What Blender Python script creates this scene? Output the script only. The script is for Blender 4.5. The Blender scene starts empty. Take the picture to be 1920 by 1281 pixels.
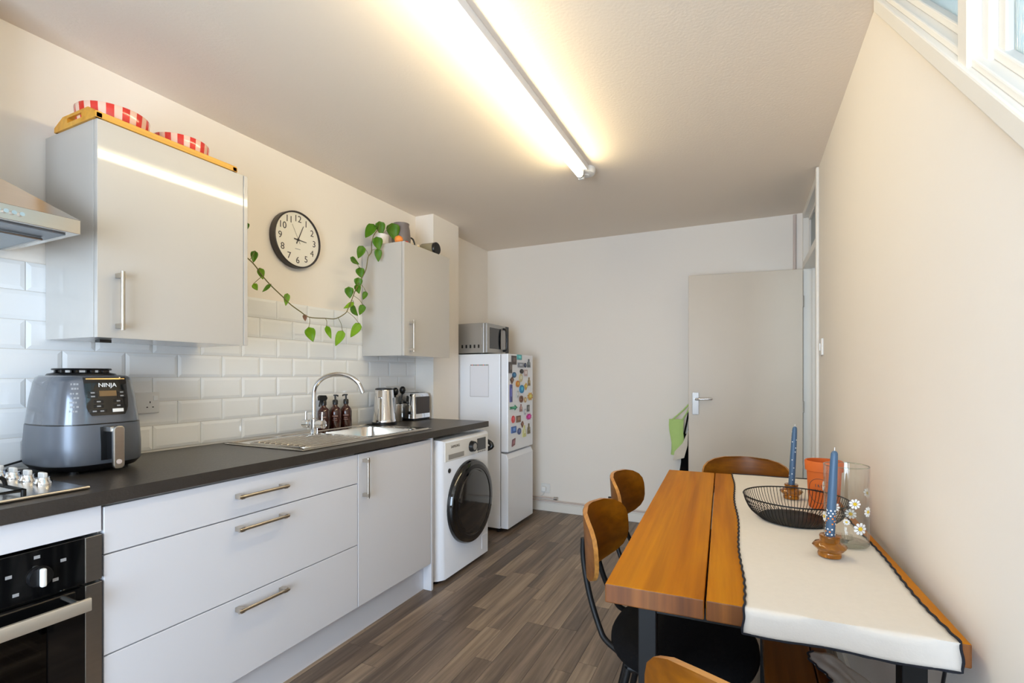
import bpy, bmesh, math, random
from mathutils import Vector, Matrix
random.seed(7)
S = bpy.context.scene
C = S.collection
PI = math.pi
R = math.radians

# ---------------------------------------------------------------- camera, light, exposure
cam_d = bpy.data.cameras.new('camera'); cam = bpy.data.objects.new('camera', cam_d); C.objects.link(cam)
cam.location = (0, 0, 1.232)
cam.rotation_euler = (R(90), 0, math.atan2(438, 924))
cam_d.sensor_fit = 'HORIZONTAL'; cam_d.sensor_width = 36
cam_d.lens = 36 * 924 / 1920
cam_d.shift_y = 61.5 / 1920
cam_d.clip_start = 0.02
S.camera = cam
S.cycles.max_bounces = 9; S.cycles.diffuse_bounces = 5; S.cycles.glossy_bounces = 4; S.cycles.transmission_bounces = 6; S.cycles.transparent_max_bounces = 12
S.cycles.use_adaptive_sampling = True; S.cycles.adaptive_threshold = .02; S.cycles.use_denoising = True
S.cycles.caustics_reflective = False; S.cycles.caustics_refractive = False; S.cycles.sample_clamp_indirect = 6
S.view_settings.view_transform = 'Standard'; S.view_settings.look = 'None'
S.view_settings.exposure = 0.08; S.view_settings.gamma = 1; S.view_settings.use_curve_mapping = False
TUBE_EMIT = 39.0
wd = bpy.data.worlds.new('sky'); S.world = wd; wd.use_nodes = True
wd.node_tree.nodes['Background'].inputs[0].default_value = (.62, .78, 1, 1)
wd.node_tree.nodes['Background'].inputs[1].default_value = 1.2

def area(name, loc, rot, sx, sy, power, col):
    l = bpy.data.lights.new(name, 'AREA'); l.shape = 'RECTANGLE'; l.size = sx; l.size_y = sy
    l.energy = power; l.color = col
    o = bpy.data.objects.new(name, l); C.objects.link(o); o.location = loc; o.rotation_euler = rot
    return o
# daylight entering by the window behind the camera
area('window_daylight', (-0.50, -1.68, 1.1), (R(90), 0, 0), 1.6, 1.7, 145, (.68, .82, 1))
area('hall_fill', (1.72, .9, 1.75), (0, R(90), 0), 1.0, 1.6, 50, (.76, .90, 1))  # added fill, sent through the raked glass onto the base units

# ---------------------------------------------------------------- materials
def lin(c):
    return tuple(((v/255)/12.92 if v/255 <= .04045 else ((v/255+.055)/1.055)**2.4) for v in c)
MATS = {}
def mat(name, col, rough=.5, metal=0., var=.04, vscale=6., bump=0., bscale=60., coat=0., spec=.5, cr=.08, trans=0., stretch=(1, 1, 1), emit=0., sheen=0.):
    """principled material with slight procedural variation; col in sRGB 0-255"""
    m = bpy.data.materials.new(name); m.use_nodes = True
    n = m.node_tree.nodes; l = m.node_tree.links
    p = n['Principled BSDF']
    c = lin(col)
    tc = n.new('ShaderNodeTexCoord'); mp = n.new('ShaderNodeMapping'); mp.inputs['Scale'].default_value = stretch
    l.new(tc.outputs['Object'], mp.inputs['Vector'])
    nz = n.new('ShaderNodeTexNoise'); nz.inputs['Scale'].default_value = vscale; nz.inputs['Detail'].default_value = 4
    l.new(mp.outputs[0], nz.inputs['Vector'])
    mx = n.new('ShaderNodeMix'); mx.data_type = 'RGBA'
    mx.inputs[6].default_value = (*[v*(1-var) for v in c], 1); mx.inputs[7].default_value = (*[min(1, v*(1+var)) for v in c], 1)
    l.new(nz.outputs['Fac'], mx.inputs[0]); l.new(mx.outputs[2], p.inputs['Base Color'])
    p.inputs['Roughness'].default_value = rough; p.inputs['Metallic'].default_value = metal
    p.inputs['Coat Weight'].default_value = coat; p.inputs['Coat Roughness'].default_value = cr; p.inputs['Transmission Weight'].default_value = trans
    p.inputs['Specular IOR Level'].default_value = spec
    p.inputs['Sheen Weight'].default_value = sheen
    if emit:
        p.inputs['Emission Color'].default_value = (*c, 1); p.inputs['Emission Strength'].default_value = emit
    if bump:
        nb = n.new('ShaderNodeTexNoise'); nb.inputs['Scale'].default_value = bscale; nb.inputs['Detail'].default_value = 5
        l.new(mp.outputs[0], nb.inputs['Vector'])
        b = n.new('ShaderNodeBump'); b.inputs['Strength'].default_value = bump; b.inputs['Distance'].default_value = .01
        l.new(nb.outputs['Fac'], b.inputs['Height']); l.new(b.outputs[0], p.inputs['Normal'])
    MATS[name] = m
    return m

def wood(name, c1, c2, c3, rough=.4, axis='Y', scale=1., rnd=False, coat=0., line=.35, spec=.5):
    """procedural grain running along an axis"""
    m = bpy.data.materials.new(name); m.use_nodes = True
    n = m.node_tree.nodes; l = m.node_tree.links; p = n['Principled BSDF']
    tc = n.new('ShaderNodeTexCoord')
    vec = tc.outputs['Object']
    oi = n.new('ShaderNodeObjectInfo')
    sc = n.new('ShaderNodeVectorMath'); sc.operation = 'SCALE'; sc.inputs[0].default_value = (3.1, 5.3, 7.7)
    l.new(oi.outputs['Random'], sc.inputs['Scale'])
    ad = n.new('ShaderNodeVectorMath'); ad.operation = 'ADD'; l.new(vec, ad.inputs[0]); l.new(sc.outputs[0], ad.inputs[1])
    mp = n.new('ShaderNodeMapping')
    st = {'X': (1.2, 14, 14), 'Y': (14, 1.2, 14), 'Z': (14, 14, 1.2)}[axis]
    mp.inputs['Scale'].default_value = [v*scale for v in st]
    l.new(ad.outputs[0], mp.inputs['Vector'])
    n1 = n.new('ShaderNodeTexNoise'); n1.inputs['Scale'].default_value = 1.0; n1.inputs['Detail'].default_value = 6; n1.inputs['Roughness'].default_value = .6
    n1.inputs['Distortion'].default_value = .6
    l.new(mp.outputs[0], n1.inputs['Vector'])
    mp2 = n.new('ShaderNodeMapping'); mp2.inputs['Scale'].default_value = [v*scale*5 if v > 2 else v*scale*1.5 for v in st]
    l.new(ad.outputs[0], mp2.inputs['Vector'])
    n2 = n.new('ShaderNodeTexNoise'); n2.inputs['Scale'].default_value = 1.0; n2.inputs['Detail'].default_value = 3
    l.new(mp2.outputs[0], n2.inputs['Vector'])
    rp = n.new('ShaderNodeValToRGB'); rp.color_ramp.elements[0].position = .3; rp.color_ramp.elements[1].position = .7
    rp.color_ramp.elements[0].color = (*lin(c1), 1); rp.color_ramp.elements[1].color = (*lin(c3), 1)
    e = rp.color_ramp.elements.new(.5); e.color = (*lin(c2), 1)
    fac = n1.outputs['Fac']
    if rnd:
        ma = n.new('ShaderNodeMath'); ma.operation = 'MULTIPLY_ADD'; ma.inputs[1].default_value = .34; ma.inputs[2].default_value = -.17
        l.new(oi.outputs['Random'], ma.inputs[0])
        mb = n.new('ShaderNodeMath'); mb.operation = 'ADD'; l.new(fac, mb.inputs[0]); l.new(ma.outputs[0], mb.inputs[1]); fac = mb.outputs[0]
    l.new(fac, rp.inputs['Fac'])
    mx = n.new('ShaderNodeMix'); mx.data_type = 'RGBA'; mx.blend_type = 'MULTIPLY'; mx.inputs[0].default_value = line
    r2 = n.new('ShaderNodeValToRGB'); r2.color_ramp.elements[0].position = .38; r2.color_ramp.elements[1].position = .6
    r2.color_ramp.elements[0].color = (.35, .3, .25, 1); r2.color_ramp.elements[1].color = (1, 1, 1, 1)
    l.new(n2.outputs['Fac'], r2.inputs['Fac'])
    l.new(rp.outputs['Color'], mx.inputs[6]); l.new(r2.outputs['Color'], mx.inputs[7])
    l.new(mx.outputs[2], p.inputs['Base Color'])
    p.inputs['Roughness'].default_value = rough; p.inputs['Coat Weight'].default_value = coat; p.inputs['Coat Roughness'].default_value = .15; p.inputs['Specular IOR Level'].default_value = spec
    b = n.new('ShaderNodeBump'); b.inputs['Strength'].default_value = .12; b.inputs['Distance'].default_value = .004
    l.new(n2.outputs['Fac'], b.inputs['Height']); l.new(b.outputs[0], p.inputs['Normal'])
    MATS[name] = m
    return m

def glassy(name, tint, gloss=.12, rough=.02, bump=0., bscale=60., stretch=(1, 1, 1), translucent=0.):
    """thin clear or tinted glass: transparent with a fresnel gloss"""
    m = bpy.data.materials.new(name); m.use_nodes = True
    n = m.node_tree.nodes; l = m.node_tree.links
    for x in list(n): n.remove(x)
    out = n.new('ShaderNodeOutputMaterial')
    t = n.new('ShaderNodeBsdfTransparent'); t.inputs[0].default_value = (*tint, 1)
    g = n.new('ShaderNodeBsdfGlossy'); g.inputs['Roughness'].default_value = rough
    lw = n.new('ShaderNodeLayerWeight'); lw.inputs['Blend'].default_value = gloss
    mx = n.new('ShaderNodeMixShader')
    pw = n.new('ShaderNodeMath'); pw.operation = 'POWER'; pw.inputs[1].default_value = 3.5; l.new(lw.outputs['Facing'], pw.inputs[0])
    fm = n.new('ShaderNodeMath'); fm.operation = 'MULTIPLY_ADD'; fm.inputs[1].default_value = .7; fm.inputs[2].default_value = gloss*.4; l.new(pw.outputs[0], fm.inputs[0])
    lw.inputs['Blend'].default_value = .5
    l.new(fm.outputs[0], mx.inputs[0]); l.new(g.outputs[0], mx.inputs[2])
    tc = n.new('ShaderNodeTexCoord'); mp = n.new('ShaderNodeMapping'); mp.inputs['Scale'].default_value = stretch
    nz = n.new('ShaderNodeTexNoise'); nz.inputs['Scale'].default_value = bscale
    l.new(tc.outputs['Object'], mp.inputs[0]); l.new(mp.outputs[0], nz.inputs['Vector'])
    bp = n.new('ShaderNodeBump'); bp.inputs['Strength'].default_value = bump; bp.inputs['Distance'].default_value = .01
    l.new(nz.outputs['Fac'], bp.inputs['Height']); l.new(bp.outputs[0], g.inputs['Normal'])
    if translucent:
        tr = n.new('ShaderNodeBsdfTranslucent'); tr.inputs[0].default_value = (*tint, 1)
        rf = n.new('ShaderNodeBsdfRefraction'); rf.inputs['Roughness'].default_value = .35; rf.inputs['IOR'].default_value = 1.15; rf.inputs[0].default_value = (*tint, 1)
        l.new(bp.outputs[0], rf.inputs['Normal']); l.new(bp.outputs[0], tr.inputs['Normal'])
        m2 = n.new('ShaderNodeMixShader'); m2.inputs[0].default_value = translucent
        l.new(rf.outputs[0], m2.inputs[1]); l.new(tr.outputs[0], m2.inputs[2]); l.new(m2.outputs[0], mx.inputs[1])
    else:
        l.new(t.outputs[0], mx.inputs[1])
    l.new(mx.outputs[0], out.inputs[0])
    MATS[name] = m
    return m

W_PAINT = mat('wall_paint', (241, 233, 223), .75, var=.012, vscale=3, bump=.06, bscale=35)
C_PAINT = mat('ceiling_paint', (240, 227, 211), .85, var=.015, vscale=2, bump=.10, bscale=90)
TRIM = mat('trim_gloss', (236, 231, 222), .35, var=.02, bump=.03, bscale=20)
TILE = mat('tile_glaze', (242, 242, 241), .14, var=.015, vscale=4, coat=.3)
GROUT = mat('grout', (226, 222, 214), .85, var=.03)
UNIT = mat('unit_gloss', (192, 187, 180), .35, var=.012, vscale=2, coat=.85, cr=.045)
UNITB = mat('unit_carcass', (206, 203, 199), .4, var=.015)
UNITS = mat('unit_satin_daylit', (220, 219, 223), .38, var=.012, vscale=2)  # same range as the wall doors; cool daylight mixed into this colour
STEEL = mat('brushed_steel', (190, 186, 180), .28, 1, var=.08, vscale=4, stretch=(1, 1, 40))
STEELY = mat('brushed_steel_long', (208, 202, 194), .2, 1, var=.08, vscale=3, stretch=(30, 1, 30))
SINK = mat('polished_steel', (226, 222, 216), .13, 1, var=.03, vscale=3)
HANDLE = mat('satin_nickel', (200, 192, 180), .3, 1, var=.02, vscale=2)
PLATE = mat('dull_steel', (150, 144, 138), .35, 1, var=.06)
BARST = mat('warm_lit_steel', (222, 212, 196), .42, .8, var=.04)  # oven handle steel, the warm light on it put into the colour
CHROME = mat('chrome', (225, 225, 226), .07, 1, var=.02)
BLACKM = mat('black_metal', (14, 13, 13), .5, var=.1, spec=.3)
BLACKP = mat('black_plastic', (18, 18, 20), .3, var=.1)
BLACKG = mat('black_glass', (8, 8, 9), .05, var=.1, coat=.5)
BLACKF = mat('black_fabric', (11, 10, 11), .95, var=.2, vscale=120, bump=.2, bscale=300, spec=.15)
WHITEA = mat('white_appliance', (242, 244, 250), .28, var=.01, coat=.2)
WHITEP = mat('white_plastic', (232, 230, 226), .35, var=.01)
WORKTOP = mat('dark_stone_laminate', (55, 50, 46), .34, var=.22, vscale=14, bump=.12, bscale=120)
FRYER = mat('grey_blue_gloss', (92, 97, 106), .22, .35, var=.05, coat=.6)
FRYERL = mat('grey_blue_satin', (98, 103, 112), .38, .4, var=.05, coat=.1)
CLOTH = mat('white_linen', (224, 217, 208), .9, var=.035, vscale=60, bump=.08, bscale=260)
THREAD = mat('black_thread', (22, 24, 34), .9, var=.2, vscale=80)
TERRA = mat('terracotta', (206, 98, 28), .75, var=.1, vscale=10, bump=.05)
AMBER = mat('amber_glass_thick', (204, 128, 26), .10, var=.12, coat=.2, trans=.75)
BOTTLE = mat('brown_glass', (62, 22, 12), .08, var=.1, coat=.6)
LABEL = mat('faded_print', (150, 120, 112), .6)
CANDLE = mat('blue_wax', (64, 92, 120), .45, var=.05)
WHITEPNT = mat('white_paint', (240, 240, 238), .5)
YELLOW = mat('yellow_paint', (228, 190, 40), .5)
LEAF = mat('pothos_leaf', (66, 110, 4), .42, var=.25, vscale=18, spec=.35)
LEAFL = mat('pothos_leaf_young', (108, 150, 18), .42, var=.18, vscale=18, spec=.35)
STEM = mat('vine_stem', (112, 104, 56), .6, var=.15)
DRY = mat('dry_leaf', (120, 84, 60), .7, var=.2)
FACE = mat('clock_face', (236, 232, 220), .5, var=.01)
DARKB = mat('dark_brown_rim', (52, 46, 44), .4, var=.08)
INK = mat('dark_ink', (74, 70, 68), .6)
LIME = mat('lime_cloth', (176, 206, 124), .8, var=.08, vscale=20, bump=.1)
CREAM = mat('cream_cloth', (216, 206, 190), .85, var=.06, vscale=20)
COPPER = mat('painted_pipe', (206, 190, 182), .5, var=.1)
GREYJ = mat('grey_enamel', (116, 108, 108), .45, var=.05)
POTW = mat('white_ceramic', (214, 210, 208), .3, var=.03)
ORANGE = mat('orange_skin', (236, 140, 60), .5, var=.15, vscale=30)
SILVERM = mat('silver_plastic', (170, 167, 163), .32, .45, var=.04)
SCREEN = mat('amber_screen', (118, 92, 60), .3)
GREYPR = mat('grey_print', (150, 150, 152), .5)
OVENIN = mat('oven_enamel', (74, 72, 68), .35, var=.1)
BRASSY = mat('warm_wire', (190, 168, 120), .3, 1)
PAPER = mat('paper', (232, 232, 238), .8, var=.01)
GLASS = glassy('clear_glass', (.985, .99, .985), .1)
PANE = glassy('window_glass', (.95, .97, .98), .1)
OVENG = glassy('dark_oven_glass', (.20, .19, .18), .12)
REEDED = glassy('reeded_glass', (.80, .90, .93), .1, .15, bump=.6, bscale=10, stretch=(1, 40, 1.5), translucent=.5)
PINE = wood('oiled_pine', (150, 84, 0), (180, 110, 2), (198, 130, 10), .5, 'Y', .55, line=.3, spec=.12)
PINEEND = wood('oiled_pine_end', (104, 56, 14), (124, 70, 20), (140, 86, 30), .6, 'Z', .8, line=.5)
PLY = wood('walnut_ply', (108, 58, 1), (128, 74, 3), (146, 90, 9), .4, 'X', .7, coat=.08, line=.3, spec=.3)
PLYE = wood('ply_edge', (168, 112, 48), (186, 128, 60), (204, 148, 78), .42, 'X', 1.2, coat=.1, line=.4)
BAMBOO = wood('bamboo', (206, 138, 36), (224, 158, 50), (234, 178, 76), .4, 'Y', .8, line=.2)
FLOORW = wood('floor_oak', (94, 80, 69), (124, 107, 92), (156, 136, 115), .42, 'Y', .9, rnd=True, line=.5)
BENCHW = wood('bench_pine', (110, 60, 14), (130, 74, 20), (146, 88, 28), .45, 'Y', .6, line=.3)

def stripes(name, a, b, count):
    m = bpy.data.materials.new(name); m.use_nodes = True
    n = m.node_tree.nodes; l = m.node_tree.links; p = n['Principled BSDF']
    tc = n.new('ShaderNodeTexCoord'); g = n.new('ShaderNodeTexGradient'); g.gradient_type = 'RADIAL'
    l.new(tc.outputs['Object'], g.inputs['Vector'])
    mu = n.new('ShaderNodeMath'); mu.operation = 'MULTIPLY'; mu.inputs[1].default_value = count; l.new(g.outputs['Fac'], mu.inputs[0])
    fr = n.new('ShaderNodeMath'); fr.operation = 'FRACT'; l.new(mu.outputs[0], fr.inputs[0])
    gt = n.new('ShaderNodeMath'); gt.operation = 'GREATER_THAN'; gt.inputs[1].default_value = .5; l.new(fr.outputs[0], gt.inputs[0])
    mx = n.new('ShaderNodeMix'); mx.data_type = 'RGBA'; mx.inputs[6].default_value = (*lin(a), 1); mx.inputs[7].default_value = (*lin(b), 1)
    l.new(gt.outputs[0], mx.inputs[0]); l.new(mx.outputs[2], p.inputs['Base Color'])
    p.inputs['Roughness'].default_value = .18; p.inputs['Coat Weight'].default_value = .4
    return m
STRIPE = stripes('red_stripe_glaze', (214, 52, 40), (238, 196, 172), 15)

def emitter(name, col, strength):
    m = bpy.data.materials.new(name); m.use_nodes = True
    n = m.node_tree.nodes; l = m.node_tree.links
    for x in list(n): n.remove(x)
    o = n.new('ShaderNodeOutputMaterial'); e = n.new('ShaderNodeEmission'); e.inputs[0].default_value = (*col, 1); e.inputs[1].default_value = strength
    l.new(e.outputs[0], o.inputs[0]); return m
TUBE = emitter('fluorescent_tube', (1, .83, .50), TUBE_EMIT)

# ---------------------------------------------------------------- mesh helpers
def frame(d):
    d = Vector(d).normalized()
    a = Vector((0, 0, 1)) if abs(d.z) < .9 else Vector((1, 0, 0))
    u = d.cross(a).normalized(); return u, d.cross(u).normalized()

class B:
    def __init__(s): s.v = []; s.f = []; s.m = []; s.cur = 0
    def add(s, vs, fs):
        o = len(s.v); s.v += [tuple(x) for x in vs]
        for f in fs: s.f.append([i+o for i in f]); s.m.append(s.cur)
        return s
    def box(s, x0, y0, z0, x1, y1, z1):
        x0, x1 = sorted((x0, x1)); y0, y1 = sorted((y0, y1)); z0, z1 = sorted((z0, z1))
        return s.add([(x0,y0,z0),(x1,y0,z0),(x1,y1,z0),(x0,y1,z0),(x0,y0,z1),(x1,y0,z1),(x1,y1,z1),(x0,y1,z1)],
                     [(0,3,2,1),(4,5,6,7),(0,1,5,4),(1,2,6,5),(2,3,7,6),(3,0,4,7)])
    def rings(s, rs, cap0=True, cap1=True, closed=False):
        n = len(rs[0]); vs = [p for r in rs for p in r]; fs = []
        k = len(rs)
        for i in range(k if closed else k-1):
            a = i*n; b = ((i+1) % k)*n
            for j in range(n):
                j2 = (j+1) % n; fs.append((a+j, a+j2, b+j2, b+j))
        if cap0 and not closed: fs.append(tuple(range(n-1, -1, -1)))
        if cap1 and not closed: fs.append(tuple(range((k-1)*n, k*n)))
        return s.add(vs, fs)
    def cyl(s, p0, p1, r0, r1=None, n=16):
        r1 = r0 if r1 is None else r1
        p0 = Vector(p0); p1 = Vector(p1); u, w = frame(p1-p0)
        ring = lambda p, r: [p + (u*math.cos(2*PI*i/n)+w*math.sin(2*PI*i/n))*r for i in range(n)]
        return s.rings([ring(p0, r0), ring(p1, r1)])
    def lathe(s, c, prof, n=32, axis='Z', cap=True):
        rs = []
        for r, h in prof:
            r = max(r, .0001)
            ring = []
            for i in range(n):
                a = 2*PI*i/n; x, y = r*math.cos(a), r*math.sin(a)
                ring.append((c[0]+x, c[1]+y, c[2]+h) if axis == 'Z' else (c[0]+h, c[1]+x, c[2]+y) if axis == 'X' else (c[0]+y, c[1]+h, c[2]+x))
            rs.append(ring)
        return s.rings(rs, cap, cap)
    def tube(s, pts, r, n=8, closed=False):
        P = [Vector(p) for p in pts]; rs = []
        pu = None
        for i, p in enumerate(P):
            if closed: d = P[(i+1) % len(P)]-P[i-1]
            else: d = P[min(i+1, len(P)-1)]-P[max(i-1, 0)]
            d = d.normalized() if d.length > 1e-9 else Vector((0, 0, 1))
            if pu is None: u, w = frame(d)
            else:
                u = (pu - d*pu.dot(d)); u = u.normalized() if u.length > 1e-6 else frame(d)[0]; w = d.cross(u)
            pu = u
            rr = r[i] if isinstance(r, (list, tuple)) else r
            rs.append([p+(u*math.cos(2*PI*k/n)+w*math.sin(2*PI*k/n))*rr for k in range(n)])
        return s.rings(rs, True, True, closed)
    def prism(s, poly, axis, a, b):
        """extrude a 2-D polygon: axis X -> (y,z), Y -> (x,z), Z -> (x,y)"""
        f = {'X': lambda p, h: (h, p[0], p[1]), 'Y': lambda p, h: (p[0], h, p[1]), 'Z': lambda p, h: (p[0], p[1], h)}[axis]
        return s.rings([[f(p, a) for p in poly], [f(p, b) for p in poly]])
    def grid(s, fn, nu, nv):
        vs = [fn(i/(nu-1), j/(nv-1)) for j in range(nv) for i in range(nu)]
        fs = [(j*nu+i, j*nu+i+1, (j+1)*nu+i+1, (j+1)*nu+i) for j in range(nv-1) for i in range(nu-1)]
        return s.add(vs, fs)
    def mesh(s, name, mats, smooth=None):
        me = bpy.data.meshes.new(name); me.from_pydata(s.v, [], s.f)
        for m in (mats if isinstance(mats, (list, tuple)) else [mats]): me.materials.append(m)
        for p, mi in zip(me.polygons, s.m): p.material_index = mi
        bm = bmesh.new(); bm.from_mesh(me); bmesh.ops.recalc_face_normals(bm, faces=bm.faces); bm.to_mesh(me); bm.free()
        if smooth:
            for p in me.polygons: p.use_smooth = True
            me.set_sharp_from_angle(angle=R(smooth))
        me.update(); return me
    def build(s, name, mats, parent=None, bevel=0., smooth=None, seg=2, local=False, origin=None):
        sh = Vector((0, 0, 0))
        if parent is not None:
            if not local:
                q = parent
                while q is not None: sh = sh + q.location; q = q.parent
        else:
            if origin is None:
                xs = [p[0] for p in s.v]; ys = [p[1] for p in s.v]; zs = [p[2] for p in s.v]
                origin = ((min(xs)+max(xs))/2, (min(ys)+max(ys))/2, min(zs))
            sh = Vector(origin)
        if sh.length: s.v = [(p[0]-sh.x, p[1]-sh.y, p[2]-sh.z) for p in s.v]
        o = bpy.data.objects.new(name, s.mesh(name, mats, smooth)); C.objects.link(o)
        if parent is not None: o.parent = parent
        else: o.location = sh
        if bevel:
            b = o.modifiers.new('bevel', 'BEVEL'); b.width = bevel; b.segments = seg; b.limit_method = 'ANGLE'; b.angle_limit = R(40)
            b.harden_normals = False
        return o

def rrect(x0, y0, x1, y1, r, n=5):
    pts = []
    for cx, cy, a0 in ((x1-r, y1-r, 0), (x0+r, y1-r, 90), (x0+r, y0+r, 180), (x1-r, y0+r, 270)):
        for i in range(n+1):
            a = R(a0+90*i/n); pts.append((cx+r*math.cos(a), cy+r*math.sin(a)))
    return pts
def bez(pts, n=8):
    """Catmull-Rom through points"""
    P = [Vector(p) for p in pts]; out = []
    for i in range(len(P)-1):
        p0 = P[max(i-1, 0)]; p1 = P[i]; p2 = P[i+1]; p3 = P[min(i+2, len(P)-1)]
        for k in range(n):
            t = k/n
            out.append(.5*((2*p1)+(p2-p0)*t+(2*p0-5*p1+4*p2-p3)*t*t+(3*p1-p0-3*p2+p3)*t**3))
    out.append(P[-1]); return out

def tag(o, label, cat, group=None):
    o['label'] = label; o['category'] = cat
    if group: o['group'] = group
    return o
def thing(name, label, cat, loc=(0, 0, 0), rz=0, group=None):
    o = bpy.data.objects.new(name, None); C.objects.link(o); o.location = loc; o.rotation_euler = (0, 0, rz); o.empty_display_size = .05
    return tag(o, label, cat, group)
def struct(b, name, m, **k):
    o = b.build(name, m, **k); o['kind'] = 'structure'; return o
def text(name, s, size, M4, m, parent=None, depth=.0006):
    """flat lettering as a mesh; M4 places it in the world"""
    cu = bpy.data.curves.new(name, 'FONT'); cu.body = s; cu.size = size; cu.align_x = 'CENTER'; cu.align_y = 'CENTER'; cu.extrude = depth
    t = bpy.data.objects.new(name, cu); C.objects.link(t)
    dg = bpy.context.evaluated_depsgraph_get(); me = bpy.data.meshes.new_from_object(t.evaluated_get(dg))
    bpy.data.objects.remove(t); bpy.data.curves.remove(cu)
    sh = Vector((0, 0, 0)); q = parent
    while q is not None: sh = sh+q.location; q = q.parent
    me.transform(Matrix.Translation(-sh) @ M4); me.materials.clear(); me.materials.append(m); me.name = name
    o = bpy.data.objects.new(name, me); C.objects.link(o); o.parent = parent
    return o
def face_x(x, y, z):      # text plane that looks towards +x
    return Matrix(((0, 0, 1, x), (1, 0, 0, y), (0, 1, 0, z), (0, 0, 0, 1)))

# ---------------------------------------------------------------- room shell
XL, XR, YF, YB, ZC = -2.23, .376, 4.16, -1.6, 2.41
fl = struct(B().box(XL-.1, YB-.1, -.06, 1.75, YF+.1, -.006), 'floor', GROUT, origin=(0, 0, -.06))
PW, PL = .0833, .62
pm = {}
def plank_mesh(L):
    k = round(L, 2)
    if k not in pm:
        b = B().box(-PW/2+.0006, -L/2+.0006, -.006, PW/2-.0006, L/2-.0006, 0)
        pm[k] = b.mesh('plank', FLOORW)
    return pm[k]
rest = B(); cols = int((1.70-XL)/PW)+1
for i in range(cols):
    x = XL+PW*(i+.5); y = YB-random.random()*PL
    while y < YF:
        L = round(random.choice((.5, .62, .74)), 2)
        y0, y1 = max(y, YB), min(y+L, YF)
        if y1-y0 > .03:
            if -1.72 < x < XR and y1 > .45:
                o = bpy.data.objects.new('plank', plank_mesh(y1-y0)); C.objects.link(o); o.parent = fl; o.location = (x, (y0+y1)/2, .06)
            else:
                rest.box(x-PW/2+.0006, y0+.0006, -.006, x+PW/2-.0006, y1-.0006, 0)
        y += L
o = rest.build('plank_field', FLOORW, fl); o['kind'] = 'stuff'

wl = struct(B().box(XL-.1, YB-.1, 0, XL, YF+.1, ZC), 'wall_left', W_PAINT, origin=(XL, 0, 0))
struct(B().box(XL-.1, YF, 0, 1.75, YF+.1, ZC), 'wall_far', W_PAINT, origin=(0, YF, 0))
struct(B().box(XL-.1, YB-.1, ZC, 1.75, YF+.1, ZC+.1), 'ceiling', C_PAINT, origin=(0, 0, ZC))
struct(B().box(XL, 3.02, 0, -2.07, 3.37, ZC), 'wall_boxing', W_PAINT)
zr = lambda y: 1.589+(y-.993)*.883
b = B()
for poly in ([(YB-.1, 0), (.45, 0), (.45, ZC), (YB-.1, ZC)], [(.45, 0), (1.87, 0), (1.87, zr(1.87)), (.45, zr(.45))],
             [(.45, 2.385), (1.87, 2.385), (1.87, ZC), (.45, ZC)], [(1.87, 0), (3.30, 0), (3.30, ZC), (1.87, ZC)],
             [(3.30, 2.39), (4.115, 2.39), (4.115, ZC), (3.30, ZC)], [(4.115, 0), (YF+.1, 0), (YF+.1, ZC), (4.115, ZC)]):
    b.prism(poly, 'X', XR, XR+.1)
struct(b, 'wall_right', W_PAINT, origin=(XR, 0, 0))
# wall behind the camera with its window
b = B()
for x0, x1, z0, z1 in ((XL-.1, -1.3, 0, ZC), (.3, XR+.1, 0, ZC), (-1.3, .3, 0, .22), (-1.3, .3, 2.0, ZC)): b.box(x0, YB-.1, z0, x1, YB, z1)
struct(b, 'wall_back', W_PAINT, origin=(0, YB, 0))
b = B()
for x0, x1, z0, z1 in ((-1.3, -1.24, .22, 2.0), (.24, .3, .22, 2.0), (-1.24, .24, .22, .28), (-1.24, .24, 1.94, 2.0), (-.53, -.47, .28, 1.94)): b.box(x0, YB-.08, z0, x1, YB-.02, z1)
w = struct(b, 'window_2', TRIM)
for x0, x1 in ((-1.24, -.53), (-.47, .24)): B().box(x0, YB-.053, .28, x1, YB-.047, 1.94).build('pane', PANE, w)
# hall beyond the right wall
b = B()
for y0, y1, z0, z1 in ((YB-.1, .1, 0, ZC), (1.7, YF+.1, 0, ZC), (.1, 1.7, 0, 1.2), (.1, 1.7, 2.3, ZC)): b.box(1.65, y0, z0, 1.75, y1, z1)
struct(b, 'wall_hall', W_PAINT)
struct(B().box(XR+.1, YB-.1, 0, 1.65, YB, ZC), 'wall_hall_end', W_PAINT)
b = B()
for y0, y1, z0, z1 in ((.1, .16, 1.2, 2.3), (1.64, 1.7, 1.2, 2.3), (.16, 1.64, 1.2, 1.26), (.16, 1.64, 2.24, 2.3), (.87, .93, 1.26, 2.24)): b.box(1.67, y0, z0, 1.72, y1, z1)
w = struct(b, 'hall_window_added', TRIM)  # unseen window, added so the hall fill has an opening
for y0, y1 in ((.16, .87), (.93, 1.64)): B().box(1.694, y0, 1.26, 1.70, y1, 2.24).build('pane', PANE, w)

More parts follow.
